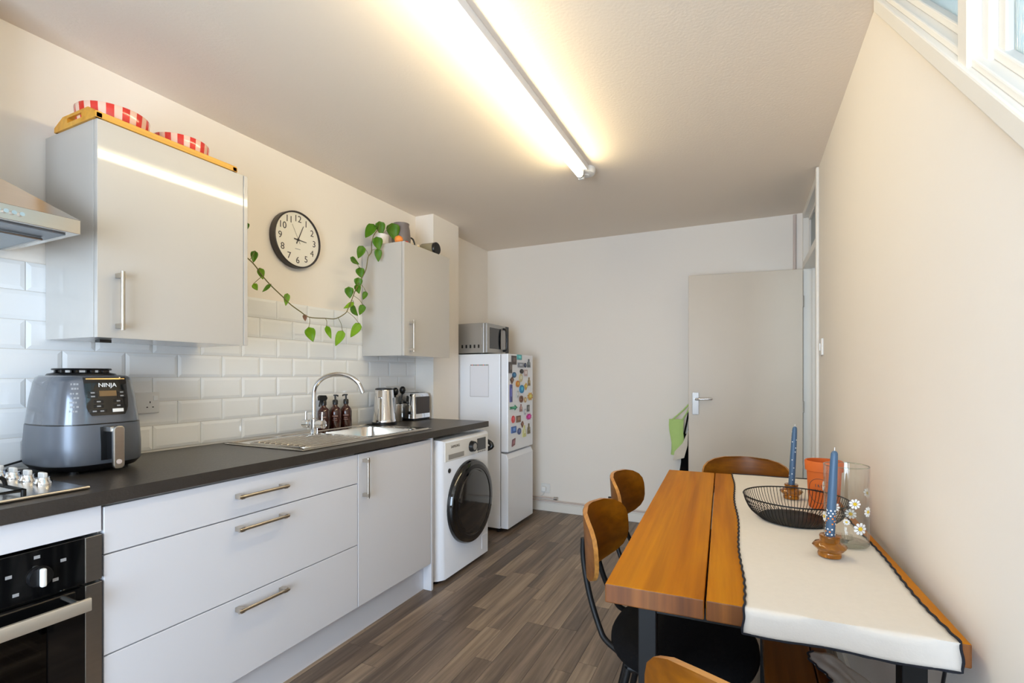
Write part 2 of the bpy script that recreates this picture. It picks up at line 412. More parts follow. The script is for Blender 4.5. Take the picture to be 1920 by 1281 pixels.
# raked borrowed light in the right wall
def rake(y0, y1, d0, d1, x0, x1, bb):
    return bb.prism([(y0, zr(y0)+d0), (y1, zr(y1)+d0), (y1, zr(y1)+d1), (y0, zr(y0)+d1)], 'X', x0, x1)
w = struct(rake(.45, 1.86, 0, .048, XR-.018, XR+.07, B()), 'window_1', TRIM, bevel=.004, origin=(XR, .45, zr(.45)))
rake(.45, 1.84, .048, .066, XR-.006, XR+.06, B()).build('bead', TRIM, w, bevel=.003)
rake(.45, 1.82, .066, .088, XR+.014, XR+.05, B()).build('glazing_bead', TRIM, w, bevel=.003)
B().box(XR-.012, 1.165, zr(1.212)+.008, XR+.07, 1.212, 2.385).build('mullion', TRIM, w, bevel=.004)
B().box(XR+.008, 1.135, zr(1.135)+.05, XR+.06, 1.165, 2.385).build('bead', TRIM, w, bevel=.003)
B().box(XR+.02, 1.105, zr(1.105)+.06, XR+.05, 1.135, 2.385).build('glazing_bead', TRIM, w, bevel=.003)
B().box(XR-.012, .45, zr(.50)+.008, XR+.07, .50, 2.385).build('stile', TRIM, w, bevel=.004)
B().box(XR-.012, .45, 2.365, XR+.07, 1.87, 2.392).build('head_rail', TRIM, w, bevel=.004)
for y0, y1 in ((.50, 1.12), (1.19, 1.80)):
    B().prism([(y0, zr(y0)+.07), (y1, zr(y1)+.07), (y1, max(2.37, zr(y1)+.071)), (y0, 2.37)], 'X', XR+.03, XR+.036).build('pane', REEDED, w)

# doorway: frame with fanlight, door leaf folded back towards the far wall
b = B()
b.box(XR-.012, 3.285, 0, XR+.112, 3.33, 2.395); b.box(XR-.004, 4.085, 0, XR+.112, 4.125, 2.395)
b.box(XR-.006, 3.33, 2.35, XR+.112, 4.085, 2.395); b.box(XR-.006, 3.33, 1.985, XR+.112, 4.085, 2.035)
fr_ = struct(b, 'trim_1', TRIM, bevel=.004)
b = B()
for y0, y1, z0, z1 in ((3.33, 3.36, 2.035, 2.35), (4.055, 4.085, 2.035, 2.35), (3.36, 4.055, 2.035, 2.06), (3.36, 4.055, 2.325, 2.35)): b.box(XR+.03, y0, z0, XR+.06, y1, z1)
b.build('fanlight_frame', TRIM, fr_, bevel=.003)
B().box(XR+.043, 3.36, 2.06, XR+.048, 4.055, 2.325).build('pane', REEDED, fr_)
B().box(XR+.05, 4.065, 0, XR+.07, 4.085, 1.985).build('door_stop', TRIM, fr_)
B().box(XR-.016, 3.255, 0, XR+.0, 3.29, 2.405).build('architrave', TRIM, fr_, bevel=.005)
dr = thing('door_1', 'white flush door standing open against the far wall', 'door', (.362, 4.07, 0), R(6.6)); dr['kind'] = 'structure'
B().box(-.762, -.04, .008, 0, 0, 1.978).build('leaf', mat('door_paint', (212, 200, 184), .4, var=.02, bump=.03, bscale=14), dr, bevel=.003, local=True)
hp = B().prism(rrect(-.735, .93, -.690, 1.095, .004, 2), 'Y', -.0485, -.04).build('handle_plate', PLATE, dr, bevel=.001, local=True)
B().tube([(-.712, -.045, 1.045), (-.712, -.085, 1.045), (-.69, -.092, 1.047), (-.60, -.09, 1.05)], .008, 10).build('lever', CHROME, hp, smooth=60, local=True)
B().tube([(-.712, 0, 1.045), (-.712, .04, 1.045), (-.69, .046, 1.047), (-.60, .045, 1.05)], .008, 10).build('lever', CHROME, dr, smooth=60, local=True)
for z in (.25, 1.0, 1.75): B().cyl((.004, -.02, z-.04), (.004, -.02, z+.04), .007, n=10).build('hinge', STEEL, dr, local=True)

# skirting and the heating pipe along the far wall
struct(B().box(-2.2, YF-.014, 0, .3, YF, .075), 'baseboard_far', TRIM, bevel=.003)
struct(B().box(XR-.014, .2, 0, XR, 3.255, .075), 'baseboard_right', TRIM, bevel=.003)
b = B().tube([(-1.95, YF-.03, .098), (-.45, YF-.03, .098)], .0075, 8); tag(b.build('heating_pipe', COPPER, smooth=60), 'thin painted copper pipe running above the far skirting board', 'pipe')
b = B().tube([(-1.95, YF-.03, .125), (-1.53, YF-.03, .125)], .007, 8)
o = thing('pipe_stub', 'short capped pipe stub below the far wall socket', 'pipe', (-1.74, YF-.03, .125)); b.build('tube', COPPER, o, smooth=60)
B().cyl((-1.545, YF-.03, .125), (-1.51, YF-.03, .125), .013, n=12).build('end_cap', STEEL, o, smooth=40)
b = B().tube([(.325, YF-.012, 2.0), (.325, YF-.012, 2.40)], .011, 8); tag(b.build('corner_pipe', COPPER, smooth=60), 'thin vertical pipe in the corner above the open door', 'pipe')

# ---------------------------------------------------------------- splashback tiles
TH, TW = .1, .2
tcache = {}
def tile_mesh(w):
    k = round(w, 3)
    if k not in tcache:
        g, bv = .0012, .013
        y0, y1, z0, z1 = g, w-g, g, TH-g
        o_ = [(0, y0, z0), (0, y1, z0), (0, y1, z1), (0, y0, z1)]
        e_ = [(.0035, *p[1:]) for p in o_]
        bx = min(bv, w/4)
        i_ = [(.0066, y0+bx, z0+bv), (.0066, y1-bx, z0+bv), (.0066, y1-bx, z1-bv), (.0066, y0+bx, z1-bv)]
        tcache[k] = B().rings([o_, e_, i_], False, True).mesh('tile', TILE)
    return tcache[k]
B().box(XL, .1, .91, XL+.001, 3.02, 1.618).build('grout_bed', GROUT, wl)
for k in range(7):
    z = .918+TH*k; y = (.11 if k % 2 else .01)
    while y < 3.02:
        y0, y1 = max(y, .1), min(y+TW, 3.019)
        if y1-y0 > .015:
            o = bpy.data.objects.new('tile', tile_mesh(y1-y0)); C.objects.link(o); o.parent = wl; o.location = (.001, y0, z)
        y += TW

# ---------------------------------------------------------------- base units, worktop
FX = -1.615
def bar_handle(p0, p1, parent, out=.03):
    p0 = Vector(p0); p1 = Vector(p1); d = (p1-p0).normalized(); b = B()
    b.tube([p0+Vector((out, 0, 0)), p1+Vector((out, 0, 0))], .0065, 10)
    for q in (p0+d*.014, p1-d*.014): 
        b.box(q.x-.0005, q.y-.0075, q.z-.0075, q.x+out+.004, q.y+.0075, q.z+.0075)
    return b.build('handle', HANDLE, parent, smooth=40)
u = thing('drawer_unit', 'wide light grey three-drawer base unit beside the oven', 'cabinet', (-1.9, 1.25, 0))
B().box(-2.2, .753, .155, FX-.021, 1.747, .868).build('carcass', UNITB, u)
for z0, z1, hz in ((.730, .862, .804), (.447, .726, .690), (.157, .443, .407)):
    d = B().box(FX-.02, .7535, z0, FX, 1.7465, z1).build('drawer_front', UNITS, u, bevel=.0015)
    bar_handle((FX, 1.137, hz), (FX, 1.344, hz), d)
u = thing('sink_base_unit', 'light grey single-door base unit under the sink bowl', 'cabinet', (-1.9, 2.04, 0))
B().box(-2.2, 1.75, .155, FX-.021, 2.332, .72).build('carcass', UNITB, u)
d = B().box(FX-.02, 1.7505, .157, FX, 2.331, .862).build('door', UNITS, u, bevel=.0015)
bar_handle((FX, 1.785, .655), (FX, 1.785, .843), d)
tag(B().box(-2.2, 2.334, 0, FX+.002, 2.352, .871).build('end_panel', UNITS, bevel=.001), 'tall light grey end panel between sink unit and washing machine', 'panel')
tag(B().box(-1.685, .13, 0, -1.668, 2.333, .154).build('plinth', UNITS, bevel=.001), 'long light grey plinth below the base units', 'plinth')

def slab_hole(b, x0, x1, y0, y1, z0, z1, holes):
    ys = sorted({y0, y1, *[h[2] for h in holes], *[h[3] for h in holes]})
    for a, c in zip(ys, ys[1:]):
        hs = [h for h in holes if h[2] <= a and h[3] >= c]
        if hs:
            h = hs[0]; b.box(x0, a, z0, h[0], c, z1); b.box(h[1], a, z0, x1, c, z1)
        else: b.box(x0, a, z0, x1, c, z1)
    return b
tag(slab_hole(B(), -2.222, -1.60, .10, 3.0, .872, .91, [(-2.09, -1.705, 1.945, 2.345)]).build('worktop', WORKTOP), 'long dark stone-effect worktop running along the tiled wall', 'worktop')

# oven in its housing
u = thing('oven_housing', 'light grey oven housing with filler strip under the worktop', 'cabinet', (-1.9, .45, 0))
B().box(-2.2, .13, .155, -1.64, .15, .868).build('side_panel', UNITB, u); B().box(-2.2, .7485, .155, -1.64, .7525, .868).build('side_panel', UNITB, u)
B().box(-1.635, .152, .797, FX, .7475, .868).build('filler_panel', UNITS, u, bevel=.001)
B().box(-1.635, .152, .157, FX, .7475, .197).build('bottom_filler', UNITS, u, bevel=.001)
ov = thing('built_in_oven', 'black and steel built-in oven under the gas hob', 'oven', (-1.9, .45, .2))
b = B(); X0 = -2.15
b.box(X0, .156, .20, X0+.01, .744, .79); b.box(X0, .156, .20, -1.645, .22, .66); b.box(X0, .68, .20, -1.645, .744, .66); b.box(X0, .156, .20, -1.645, .744, .24); b.box(X0, .156, .63, -1.645, .744, .79)
b.build('cavity', OVENIN, ov)
p = B().box(-1.645, .192, .668, -1.61, .708, .790).build('control_panel', BLACKG, ov, bevel=.001)
for y0, y1 in ((.155, .192), (.708, .746)):
    B().box(-1.645, y0, .668, -1.609, y1, .790).build('panel_end', STEEL, ov, bevel=.001)
for ky in (.613, .287):
    kn = B().cyl((-1.6105, ky, .722), (-1.598, ky, .722), .026, .024, n=24).build('knob', BLACKP, ov, smooth=40)
    B().box(-1.598, ky-.006, .699, -1.584, ky+.006, .745).build('grip', WHITEP, kn, bevel=.004)
    for dy, dz in ((-.005, .05), (.048, .025), (-.058, .018), (-.045, -.03), (.032, -.02)):
        B().box(-1.6102, ky+dy-.006, .722+dz-.004, -1.6094, ky+dy+.006, .722+dz+.004).build('symbol', GREYPR, kn)
B().box(-1.6102, .39, .70, -1.6094, .51, .75).build('clock_display', mat('dim_display', (24, 26, 28), .2), ov)
b = B()
for y0, y1, z0, z1 in ((.192, .27, .205, .660), (.63, .708, .205, .660), (.27, .63, .205, .27), (.27, .63, .595, .660)): b.box(-1.645, y0, z0, -1.61, y1, z1)
od = b.build('oven_door', BLACKG, ov)
for y0, y1 in ((.155, .192), (.708, .746)):
    B().box(-1.645, y0, .205, -1.609, y1, .660).build('door_stile', STEEL, od, bevel=.001)
B().box(-1.62, .27, .27, -1.615, .63, .595).build('window_pane', OVENG, od)
B().prism(rrect(-1.575, .606, -1.563, .640, .003, 2), 'Y', .195, .702).build('handle', BARST, od, smooth=40)
for y in (.225, .675): B().cyl((-1.61, y, .632), (-1.572, y, .632), .009, n=12).build('handle_post', CHROME, od, smooth=40)
b = B()
for z in (.34, .50):
    b.tube([(-1.66, .225, z), (-1.66, .675, z)], .003, 6); b.tube([(-2.1, .225, z), (-2.1, .675, z)], .003, 6)
    for i in range(19): b.tube([(-1.66, .235+i*.0239, z), (-2.1, .235+i*.0239, z)], .0015, 5)
b.build('shelf_rack', BRASSY, ov)
for i in range(9): B().cyl((-1.66-.02*(i % 2), .6805, .30+i*.033), (-1.66-.02*(i % 2), .674, .30+i*.033), .003, n=6).build('runner_stud', CHROME, ov)

# gas hob
hb = thing('gas_hob', 'stainless steel gas hob with black pan supports and knobs', 'hob', (-1.91, .45, .91))
B().box(-2.165, .16, .9105, -1.663, .741, .917).build('hob_plate', STEELY, hb, bevel=.002)
B().tube([(-1.664, .16, .9155), (-1.664, .741, .9155)], .0045, 8).build('front_rim', HANDLE, hb, smooth=60)
for i, x in enumerate((-2.09, -2.0, -1.91, -1.82)):
    kn = B().lathe((x, .70, .917), [(.021, 0), (.021, .006), (.017, .012), (.016, .02)], 20).build('knob', CHROME, hb, smooth=40)
    B().box(x-.017, .6945, .935, x+.017, .7055, .951).build('grip', WHITEP, kn, bevel=.003)
for y in (.28, .51):
    ps = B(); y0, y1 = y-.105, y+.105
    ps.tube([(-2.12, y0, .930), (-1.70, y0, .930), (-1.70, y1, .930), (-2.12, y1, .930)], .005, 8, True)
    for x in (-2.02, -1.80):
        for s_ in (-1, 1):
            ps.tube(bez([(x, y+s_*.105, .930), (x, y+s_*.10, .950), (x, y+s_*.085, .956), (x, y+s_*.03, .956)], 5), .005, 8)
        for s_ in (-1, 1): ps.tube(bez([(x+s_*.10, y, .930), (x+s_*.095, y, .952), (x+s_*.03, y, .956)], 5), .005, 8)
    for x in (-2.12, -1.70):
        for yy in (y0, y1): ps.cyl((x, yy, .917), (x, yy, .932), .006, n=8)
    ps.build('pan_support', BLACKM, hb, smooth=50)
    for x, r in ((-2.02, .032), (-1.80, .042)):
        bu = B().lathe((x, y, .917), [(r, 0), (r, .012), (r*.9, .014)], 24).build('burner', SILVERM, hb, smooth=40)
        B().lathe((x, y, .931), [(r*.85, 0), (r*.85, .006), (r*.7, .009)], 24).build('burner_cap', BLACKM, bu, smooth=40)

# sink and tap
sk = thing('kitchen_sink', 'stainless steel inset sink with ribbed drainer and bowl', 'sink', (-1.91, 1.94, .91))
b = slab_hole(B(), -2.165, -1.663, 1.48, 2.41, .9105, .9155, [(-2.08, -1.715, 1.955, 2.335)])
b.build('sink_deck', SINK, sk, bevel=.002)
b = B(); rr = [rrect(-2.08-e, 1.955-e, -1.715+e, 2.335+e, r_, 6) for e, r_ in ((.006, .06), (-.004, .06), (-.012, .06), (-.03, .06), (-.06, .05))]
b.rings([[(p[0], p[1], z) for p in r_] for r_, z in zip(rr, (.9165, .914, .80, .768, .765))], False, True)
b.build('bowl', SINK, sk, smooth=50)
B().cyl((-1.9, 2.145, .7655), (-1.9, 2.145, .769), .04, n=24).build('drain', CHROME, sk, smooth=40)
b = B()
b.tube([(-2.15, 1.495, .9165), (-1.678, 1.495, .9165), (-1.678, 2.395, .9165), (-2.15, 2.395, .9165)], .004, 8, True)
b.build('raised_rim', SINK, sk, smooth=60)
b = B().tube([(p[0], p[1], .917) for p in rrect(-2.06, 1.52, -1.70, 1.93, .03, 4)], .0035, 6, True); b.build('drainer_edge', SINK, sk, smooth=60)
for i in range(9):
    x = -2.03+i*.0375
    B().tube([(x, 1.55, .9155), (x, 1.56, .9175), (x, 1.88, .9175), (x, 1.89, .9155)], .0045, 8).build('rib', SINK, sk, smooth=60)
tp = thing('mixer_tap', 'tall chrome swan-neck mixer tap with two side levers', 'tap', (-2.02, 1.866, .9155))
b = B().lathe((-2.02, 1.866, .9155), [(.026, 0), (.026, .005), (.019, .008), (.019, .085), (.013, .092)], 24); b.build('body', CHROME, tp, smooth=40)
arc = [(-2.02, 1.866, 1.0), (-2.02, 1.866, 1.10), (-2.02, 1.867, 1.135)]+[(-1.905-.115*math.cos(a), 1.866+.05*(1-math.cos(a)), 1.135+.098*math.sin(a)) for a in [R(12*i) for i in range(1, 14)]]
arc.append((-1.783, 1.967, 1.135))
B().tube(bez(arc, 4), .0115, 14).build('spout', CHROME, tp, smooth=60)
for s_ in (-1, 1):
    # levers stand out to both sides, across the sink
    v = B().lathe((-2.02, 1.866, .975), [(.016, s_*.018), (.016, s_*.03), (.0215, s_*.034), (.0215, s_*.068), (.018, s_*.07)], 20, 'X').build('side_valve', CHROME, tp, smooth=40)
    x = -2.02+s_*.058
    B().tube([(x, 1.866, .99), (x, 1.866, 1.022), (x, 1.868, 1.037)], [.005, .0045, .005], 10).build('lever', CHROME, v, smooth=60)

# ---------------------------------------------------------------- bottles by the sink
def bottle(y, kind, label):
    x = -2.183; t = thing('soap_bottle', label, 'bottle', (x, y, .91), 0, 'brown glass bottles behind the sink')
    B().lathe((x, y, .9105), [(.030, 0), (.0335, .004), (.0335, .098), (.031, .112), (.022, .126), (.0135, .134), (.0125, .146)], 28).build('glass_body', BOTTLE, t, smooth=50)
    cp = B().lathe((x, y, 1.055), [(.0155, 0), (.0155, .022), (.011, .028)], 20).build('collar', BLACKP, t, smooth=40)
    for i, (wd_, z) in enumerate(((.020, .985), (.014, .972), (.018, .962))):
        b = B(); 
        pts = lambda r: [(x+r*math.cos(a), y+r*math.sin(a)) for a in [R(-25-32+64*wd_/.02*.5*(k/6-.5)*2*.8+10) for k in range(7)]]
        a_, c_ = pts(.0337), pts(.0343)
        b.prism(a_+c_[::-1], 'Z', z, z+.004 if i else z+.007); b.build('label_line', LABEL, t)
    if kind == 'spray':
        b = B().prism([(-.035, .0), (.012, -.004), (.022, .012), (.012, .028), (-.030, .030), (-.038, .022)], 'X', x-.009, x+.009)
        b.v = [(p[0], y+p[1], 1.083+p[2]) for p in b.v]
        h = b.build('trigger_head', BLACKP, t, bevel=.002)
        B().tube([(x, y-.022, 1.085), (x, y-.028, 1.068), (x, y-.033, 1.048)], .0045, 8).build('trigger', BLACKP, h, smooth=60)
    else:
        h = B().lathe((x, y, 1.083), [(.005, 0), (.005, .020), (.010, .022), (.010, .030)], 14).build('pump', BLACKP, t, smooth=40)
        d = -1 if kind == 'left' else 1
        e = (x+.004, y-.030, 1.108) if kind == 'left' else (x+.026, y-.006, 1.108)
        B().tube([(x, y, 1.109), e, (e[0]+.001, e[1]-.002, e[2]-.006)], .0042, 8).build('nozzle', BLACKP, h, smooth=60)
bottle(2.088, 'spray', 'brown glass bottle with a black trigger spray head')
bottle(2.176, 'front', 'middle brown glass pump bottle with nozzle facing the room')
bottle(2.262, 'left', 'brown glass pump bottle nearest the kettle, long side nozzle')

# kettle
kx, ky = -2.09, 2.50
t = thing('kettle', 'tapered stainless steel electric kettle with black lid', 'kettle', (kx, ky, .91))
B().lathe((kx, ky, .9105), [(.078, 0), (.078, .014), (.072, .018)], 32).build('power_base', BLACKP, t, smooth=40)
B().lathe((kx, ky, .929), [(.074, 0), (.074, .014), (.071, .018), (.058, .20), (.056, .204)], 36).build('body', CHROME, t, smooth=40)
lid = B().lathe((kx, ky, 1.133), [(.057, 0), (.056, .008), (.040, .012)], 32).build('lid', BLACKP, t, smooth=40)
B().tube(bez([(kx-.02, ky+.055, 1.12), (kx-.03, ky+.095, 1.125), (kx-.035, ky+.11, 1.09), (kx-.03, ky+.10, 1.01), (kx-.02, ky+.068, .965)], 6), .011, 10).build('handle', BLACKP, t, smooth=60)
b = B().prism([(kx+.010, ky-.055), (kx+.02, ky-.085), (kx+.03, ky-.052)], 'Z', 1.085, 1.13); b.build('spout', CHROME, t, bevel=.003)
b = B().box(kx+.058, ky+.018, .985, kx+.068, ky+.036, 1.085); b.build('water_gauge', GREYPR, t, bevel=.004)
# utensil pot and its utensils
ux, uy = -2.155, 2.70
t = thing('utensil_pot', 'small steel utensil pot between kettle and toaster', 'pot', (ux, uy, .91))
b = B().lathe((ux, uy, .9105), [(.044, 0), (.046, .004), (.046, .115), (.043, .115), (.043, .006)], 28); b.build('cup', STEEL, t, smooth=40)
B().lathe((ux, uy, 1.0255), [(.047, -.003), (.0475, 0), (.047, .003), (.0435, .003), (.043, -.003)], 28, cap=False).build('rolled_rim', CHROME, t, smooth=60)
for i, (dx, dy, hx, hy, hz, lb, kd) in enumerate(((.018, -.026, .030, -.045, 1.128, 'black round-headed spoon leaning towards the kettle', 0), (.02, .022, .028, .034, 1.135, 'black ladle leaning towards the toaster in the steel pot', 1), (-.02, 0, -.03, .002, 1.11, 'black spatula standing at the back of the steel pot', 2))):
    t = thing('utensil', lb, 'utensil', (ux+dx*.4, uy+dy*.4, .918), 0, 'kitchen utensils in the steel pot')
    B().tube([(ux+dx*.4, uy+dy*.4, .920), (ux+hx, uy+hy, hz-.03)], .005, 8).build('handle', BLACKP, t, smooth=60)
    b = B()
    if kd < 2: b.lathe((ux+hx, uy+hy, hz-.04), [(.004, 0), (.017, .010), (.022, .028), (.019, .044), (.008, .054)], 14)
    else: b.box(ux+hx-.004, uy+hy-.018, hz-.05, ux+hx+.004, uy+hy+.018, hz+.005)
    b.build('head', BLACKP, t, smooth=50)
# toaster
t = thing('toaster', 'polished steel two-slice toaster with dark side panel', 'toaster', (-2.135, 2.885, .91))
b = B(); 
for z in (0,):
    b.rings([[(p[0], p[1], zz) for p in rrect(-2.205+i_, 2.782+i_, -2.065-i_, 2.985-i_, .022, 5)] for zz, i_ in ((.925, -.002), (.935, 0), (1.08, .006), (1.096, .012), (1.10, .022))])
b.build('shell', CHROME, t, smooth=40)
B().box(-2.195, 2.79, .9105, -2.075, 2.975, .926).build('base', BLACKP, t, bevel=.002)
B().box(-2.07, 2.805, .955, -2.0635, 2.965, 1.075).build('side_panel', mat('dark_bronze', (70, 62, 58), .35, .5), t, bevel=.003)
for x in (-2.165, -2.11): B().box(x-.012, 2.815, 1.094, x+.012, 2.955, 1.1015).build('slot', BLACKP, t)
lv = B().box(-2.150, 2.768, 1.03, -2.12, 2.786, 1.042).build('lever', BLACKP, t, bevel=.003)
B().cyl((-2.10, 2.784, .965), (-2.10, 2.772, .965), .011, n=16).build('dial', BLACKP, t, smooth=40)

# ---------------------------------------------------------------- air fryer
ax, ay = -2.055, .90
af = thing('air_fryer', 'grey air fryer with black control panel and steel handle', 'air fryer', (ax, ay, .91))
prof = [(.916, .125, .10), (.924, .146, .122), (.940, .158, .134), (.948, .160, .1365), (1.00, .160, .137), (1.068, .155, .133), (1.072, .154, .132), (1.15, .145, .123), (1.205, .136, .114), (1.222, .130, .109), (1.228, .121, .10)]
EXP = 3.0
def se(hx, hy, n=64):
    out = []
    for i in range(n):
        a = 2*PI*i/n; ca, sa = math.cos(a), math.sin(a)
        out.append((ax+hx*math.copysign(abs(ca)**(2/EXP), ca), ay+hy*math.copysign(abs(sa)**(2/EXP), sa)))
    return out
def part_loft(lo, hi):
    rs = [q for q in prof if lo <= q[0] <= hi]
    return B().rings([[(p[0], p[1], q[0]) for p in se(q[1], q[2])] for q in rs])
part_loft(0, .945).build('base', BLACKP, af, smooth=40)
part_loft(.94, 1.07).build('basket_drawer', FRYERL, af, smooth=40)
part_loft(1.07, 1.3).build('upper_body', FRYER, af, smooth=40)
b = B().rings([[(p[0], p[1], z) for p in se(hx, hy)] for z, hx, hy in ((1.0675, .1535, .1315), (1.0725, .1535, .1315))]); b.build('seam', BLACKP, af)
b = B().lathe((ax-.01, ay, 1.226), [(.095, 0), (.09, .008), (.074, .012)], 36); b.build('top_vent', BLACKP, af, smooth=40)
vr = B().lathe((ax-.01, ay, 1.246), [(.078, 0), (.080, .003), (.078, .006)], 36).build('vent_cap', BLACKP, af, smooth=40)
for i in range(10):
    a = 2*PI*i/10; B().box(ax-.01+.066*math.cos(a)-.005, ay+.066*math.sin(a)-.005, 1.236, ax-.01+.066*math.cos(a)+.005, ay+.066*math.sin(a)+.005, 1.247).build('vent_post', BLACKP, vr)
def hw(z):
    for a_, c_ in zip(prof, prof[1:]):
        if a_[0] <= z <= c_[0]:
            t_ = (z-a_[0])/(c_[0]-a_[0]); return a_[1]+(c_[1]-a_[1])*t_, a_[2]+(c_[2]-a_[2])*t_
    return prof[-1][1:]
def sx(y, z, off):
    hx, hy = hw(z); q = min(.995, abs(y)/hy)
    return ax+hx*(1-q**EXP)**(1/EXP)+off
def patch(y0, y1, z0, z1, off, nu=10, nv=10, rad=.0):
    b = B()
    def fn(u_, v_, o_):
        y = y0+(y1-y0)*u_; z = z0+(z1-z0)*v_
        if rad and v_ < .3:      # rounded lower corners
            yy = (u_*2-1); lim = 1-(1-v_/.3)**2*rad; y = (y0+y1)/2+(y1-y0)/2*yy*lim
        return (sx(y, z, o_), ay+y, z)
    fr = [[fn(i/(nu-1), j/(nv-1), off) for i in range(nu)] for j in range(nv)]
    bk = [[fn(i/(nu-1), j/(nv-1), -.006) for i in range(nu)] for j in range(nv)]
    def loop(g): return [g[0][i] for i in range(nu)]+[g[j][nu-1] for j in range(1, nv)]+[g[nv-1][i] for i in range(nu-2, -1, -1)]+[g[j][0] for j in range(nv-2, 0, -1)]
    b.rings([loop(bk), loop(fr)], False, False)
    vs = [p for r_ in fr for p in r_]
    b.add(vs, [(j*nu+i, j*nu+i+1, (j+1)*nu+i+1, (j+1)*nu+i) for j in range(nv-1) for i in range(nu-1)])
    return b
pn = patch(-.058, .062, 1.098, 1.222, .004, rad=.22).build('control_panel', BLACKG, af, smooth=40)
patch(-.053, .057, 1.215, 1.219, .0055, 8, 3).build('accent_strip', BRASSY, pn)
text('brand_lettering', 'NINJA', .019, face_x(sx(.002, 1.196, .0052), ay+.002, 1.196) @ Matrix.Rotation(R(-9), 4, 'X'), WHITEPNT, pn)
patch(-.022, .026, 1.160, 1.178, .0058, 6, 4).build('display', SCREEN, pn)
for (y, z) in ((-.040, 1.172), (-.040, 1.160), (.042, 1.172), (.042, 1.160), (-.026, 1.143), (.030, 1.143), (-.026, 1.128), (.030, 1.128), (-.038, 1.112), (-.018, 1.112)):
    bt = patch(y-.013, y+.013, z-.005, z+.005, .0052, 4, 3).build('button', BLACKP, pn)
    patch(y-.005, y+.005, z-.002, z+.002, .0062, 3, 3).build('button_mark', GREYPR, bt)
patch(.012, .044, 1.107, 1.118, .006, 5, 4).build('start_button', WHITEP, pn)
for i, z in enumerate((1.20, 1.186, 1.170, 1.156, 1.142, 1.128, 1.114)):
    # printed lettering on the near shoulder of the body
    hx, hy = hw(z); b = B()
    for k in range(3):
        a0 = -38+k*4.2-(0 if i % 2 else 1.5); a1 = a0+(3.2 if (i+k) % 3 else 2.0)
        vs = []
        for zz in (z-.0028, z+.0028):
            for a_ in (a0, a1):
                hx2, hy2 = hw(zz); ca, sa = math.cos(R(a_)), math.sin(R(a_))
                vs.append((ax+(hx2+.0008)*abs(ca)**(2/EXP), ay-(hy2+.0008)*abs(sa)**(2/EXP), zz))
        b.add(vs, [(0, 1, 3, 2)])
    b.build('printed_line', GREYPR, af)
patch(-.024, .024, .952, 1.060, .0015, 6, 6).build('handle_recess', BLACKP, af, smooth=40)
hd = B().prism(rrect(ay+.002-.015, .925, ay+.002+.017, 1.064, .012, 4), 'X', ax+.198, ax+.212).build('handle', STEEL, af, bevel=.003)
B().box(ax+.15, ay-.016, 1.045, ax+.2, ay+.019, 1.062).build('handle_bracket', STEEL, hd, bevel=.002)
B().box(ax+.156, ay-.008, .955, ax+.2, ay+.010, 1.05).build('handle_core', BLACKP, hd, bevel=.002)
B().cyl((ax+.212, ay+.002, .948), (ax+.214, ay+.002, .948), .008, n=12).build('badge', COPPER, hd)
for dx, dy in ((.1, .07), (.1, -.07), (-.1, .07), (-.1, -.07)): B().cyl((ax+dx, ay+dy, .9102), (ax+dx, ay+dy, .92), .013, n=12).build('foot', BLACKP, af)
b = B().tube(bez([(-2.19, .80, .945), (-2.195, .74, .930), (-2.20, .68, .916), (-2.20, .60, .915), (-2.205, .48, .915)], 6), .0035, 8)
tag(b.build('power_cord', BLACKP, smooth=60), 'black power cord trailing behind the hob from the air fryer', 'cord')

# wall sockets
def socket(name, label, x, y0, y1, z0, z1, gangs):
    t = thing(name, label, 'socket', (x, (y0+y1)/2, z0))
    B().box(x, y0, z0, x+.011, y1, z1).build('plate', WHITEP, t, bevel=.003)
    g = (y1-y0)/gangs
    for i in range(gangs):
        c_ = y0+g*(i+.5)
        s_ = B().box(x+.011, c_-.008-(.02 if i == 0 else -.02), z1-.035, x+.0145, c_+.008-(.02 if i == 0 else -.02), z1-.015); s_.build('rocker_switch', WHITEPNT, t, bevel=.001)
        for dy, dz, w_, h_ in ((0, -.006, .0035, .008), (-.011, -.026, .006, .004), (.011, -.026, .006, .004)):
            B().box(x+.0105, c_+dy-w_/2, (z0+z1)/2+dz+.008-h_/2, x+.0115, c_+dy+w_/2, (z0+z1)/2+dz+.008+h_/2).build('pin_hole', BLACKP, t)
    return t
socket('double_socket', 'white double wall socket on the tiles behind the air fryer', -2.2215, 1.083, 1.229, 1.072, 1.158, 2)
socket('double_socket', 'white double wall socket on the tiles behind the toaster', -2.2215, 2.66, 2.80, 1.07, 1.152, 2)
t = thing('plug_socket', 'white plug socket low on the far wall beside the fridge', 'socket', (-1.63, YF, .165))
B().box(-1.675, YF-.011, .162, -1.588, YF, .246).build('plate', WHITEP, t, bevel=.003)
B().prism(rrect(-1.662, .178, -1.622, .222, .012, 4), 'Y', YF-.04, YF-.011).build('plug', WHITEPNT, t, bevel=.004)
B().tube(bez([(-1.642, YF-.025, .18), (-1.65, YF-.022, .15), (-1.675, YF-.02, .13), (-1.68, YF-.02, .08)], 5), .004, 8).build('flex', WHITEP, t, smooth=60)
t = thing('light_switch', 'small white light switch beside the door frame', 'switch', (XR, 3.15, 1.34))
B().box(XR-.011, 3.085, 1.335, XR, 3.175, 1.425).build('plate', WHITEP, t, bevel=.003)
B().box(XR-.016, 3.12, 1.36, XR-.010, 3.14, 1.40).build('rocker', WHITEPNT, t, bevel=.002)

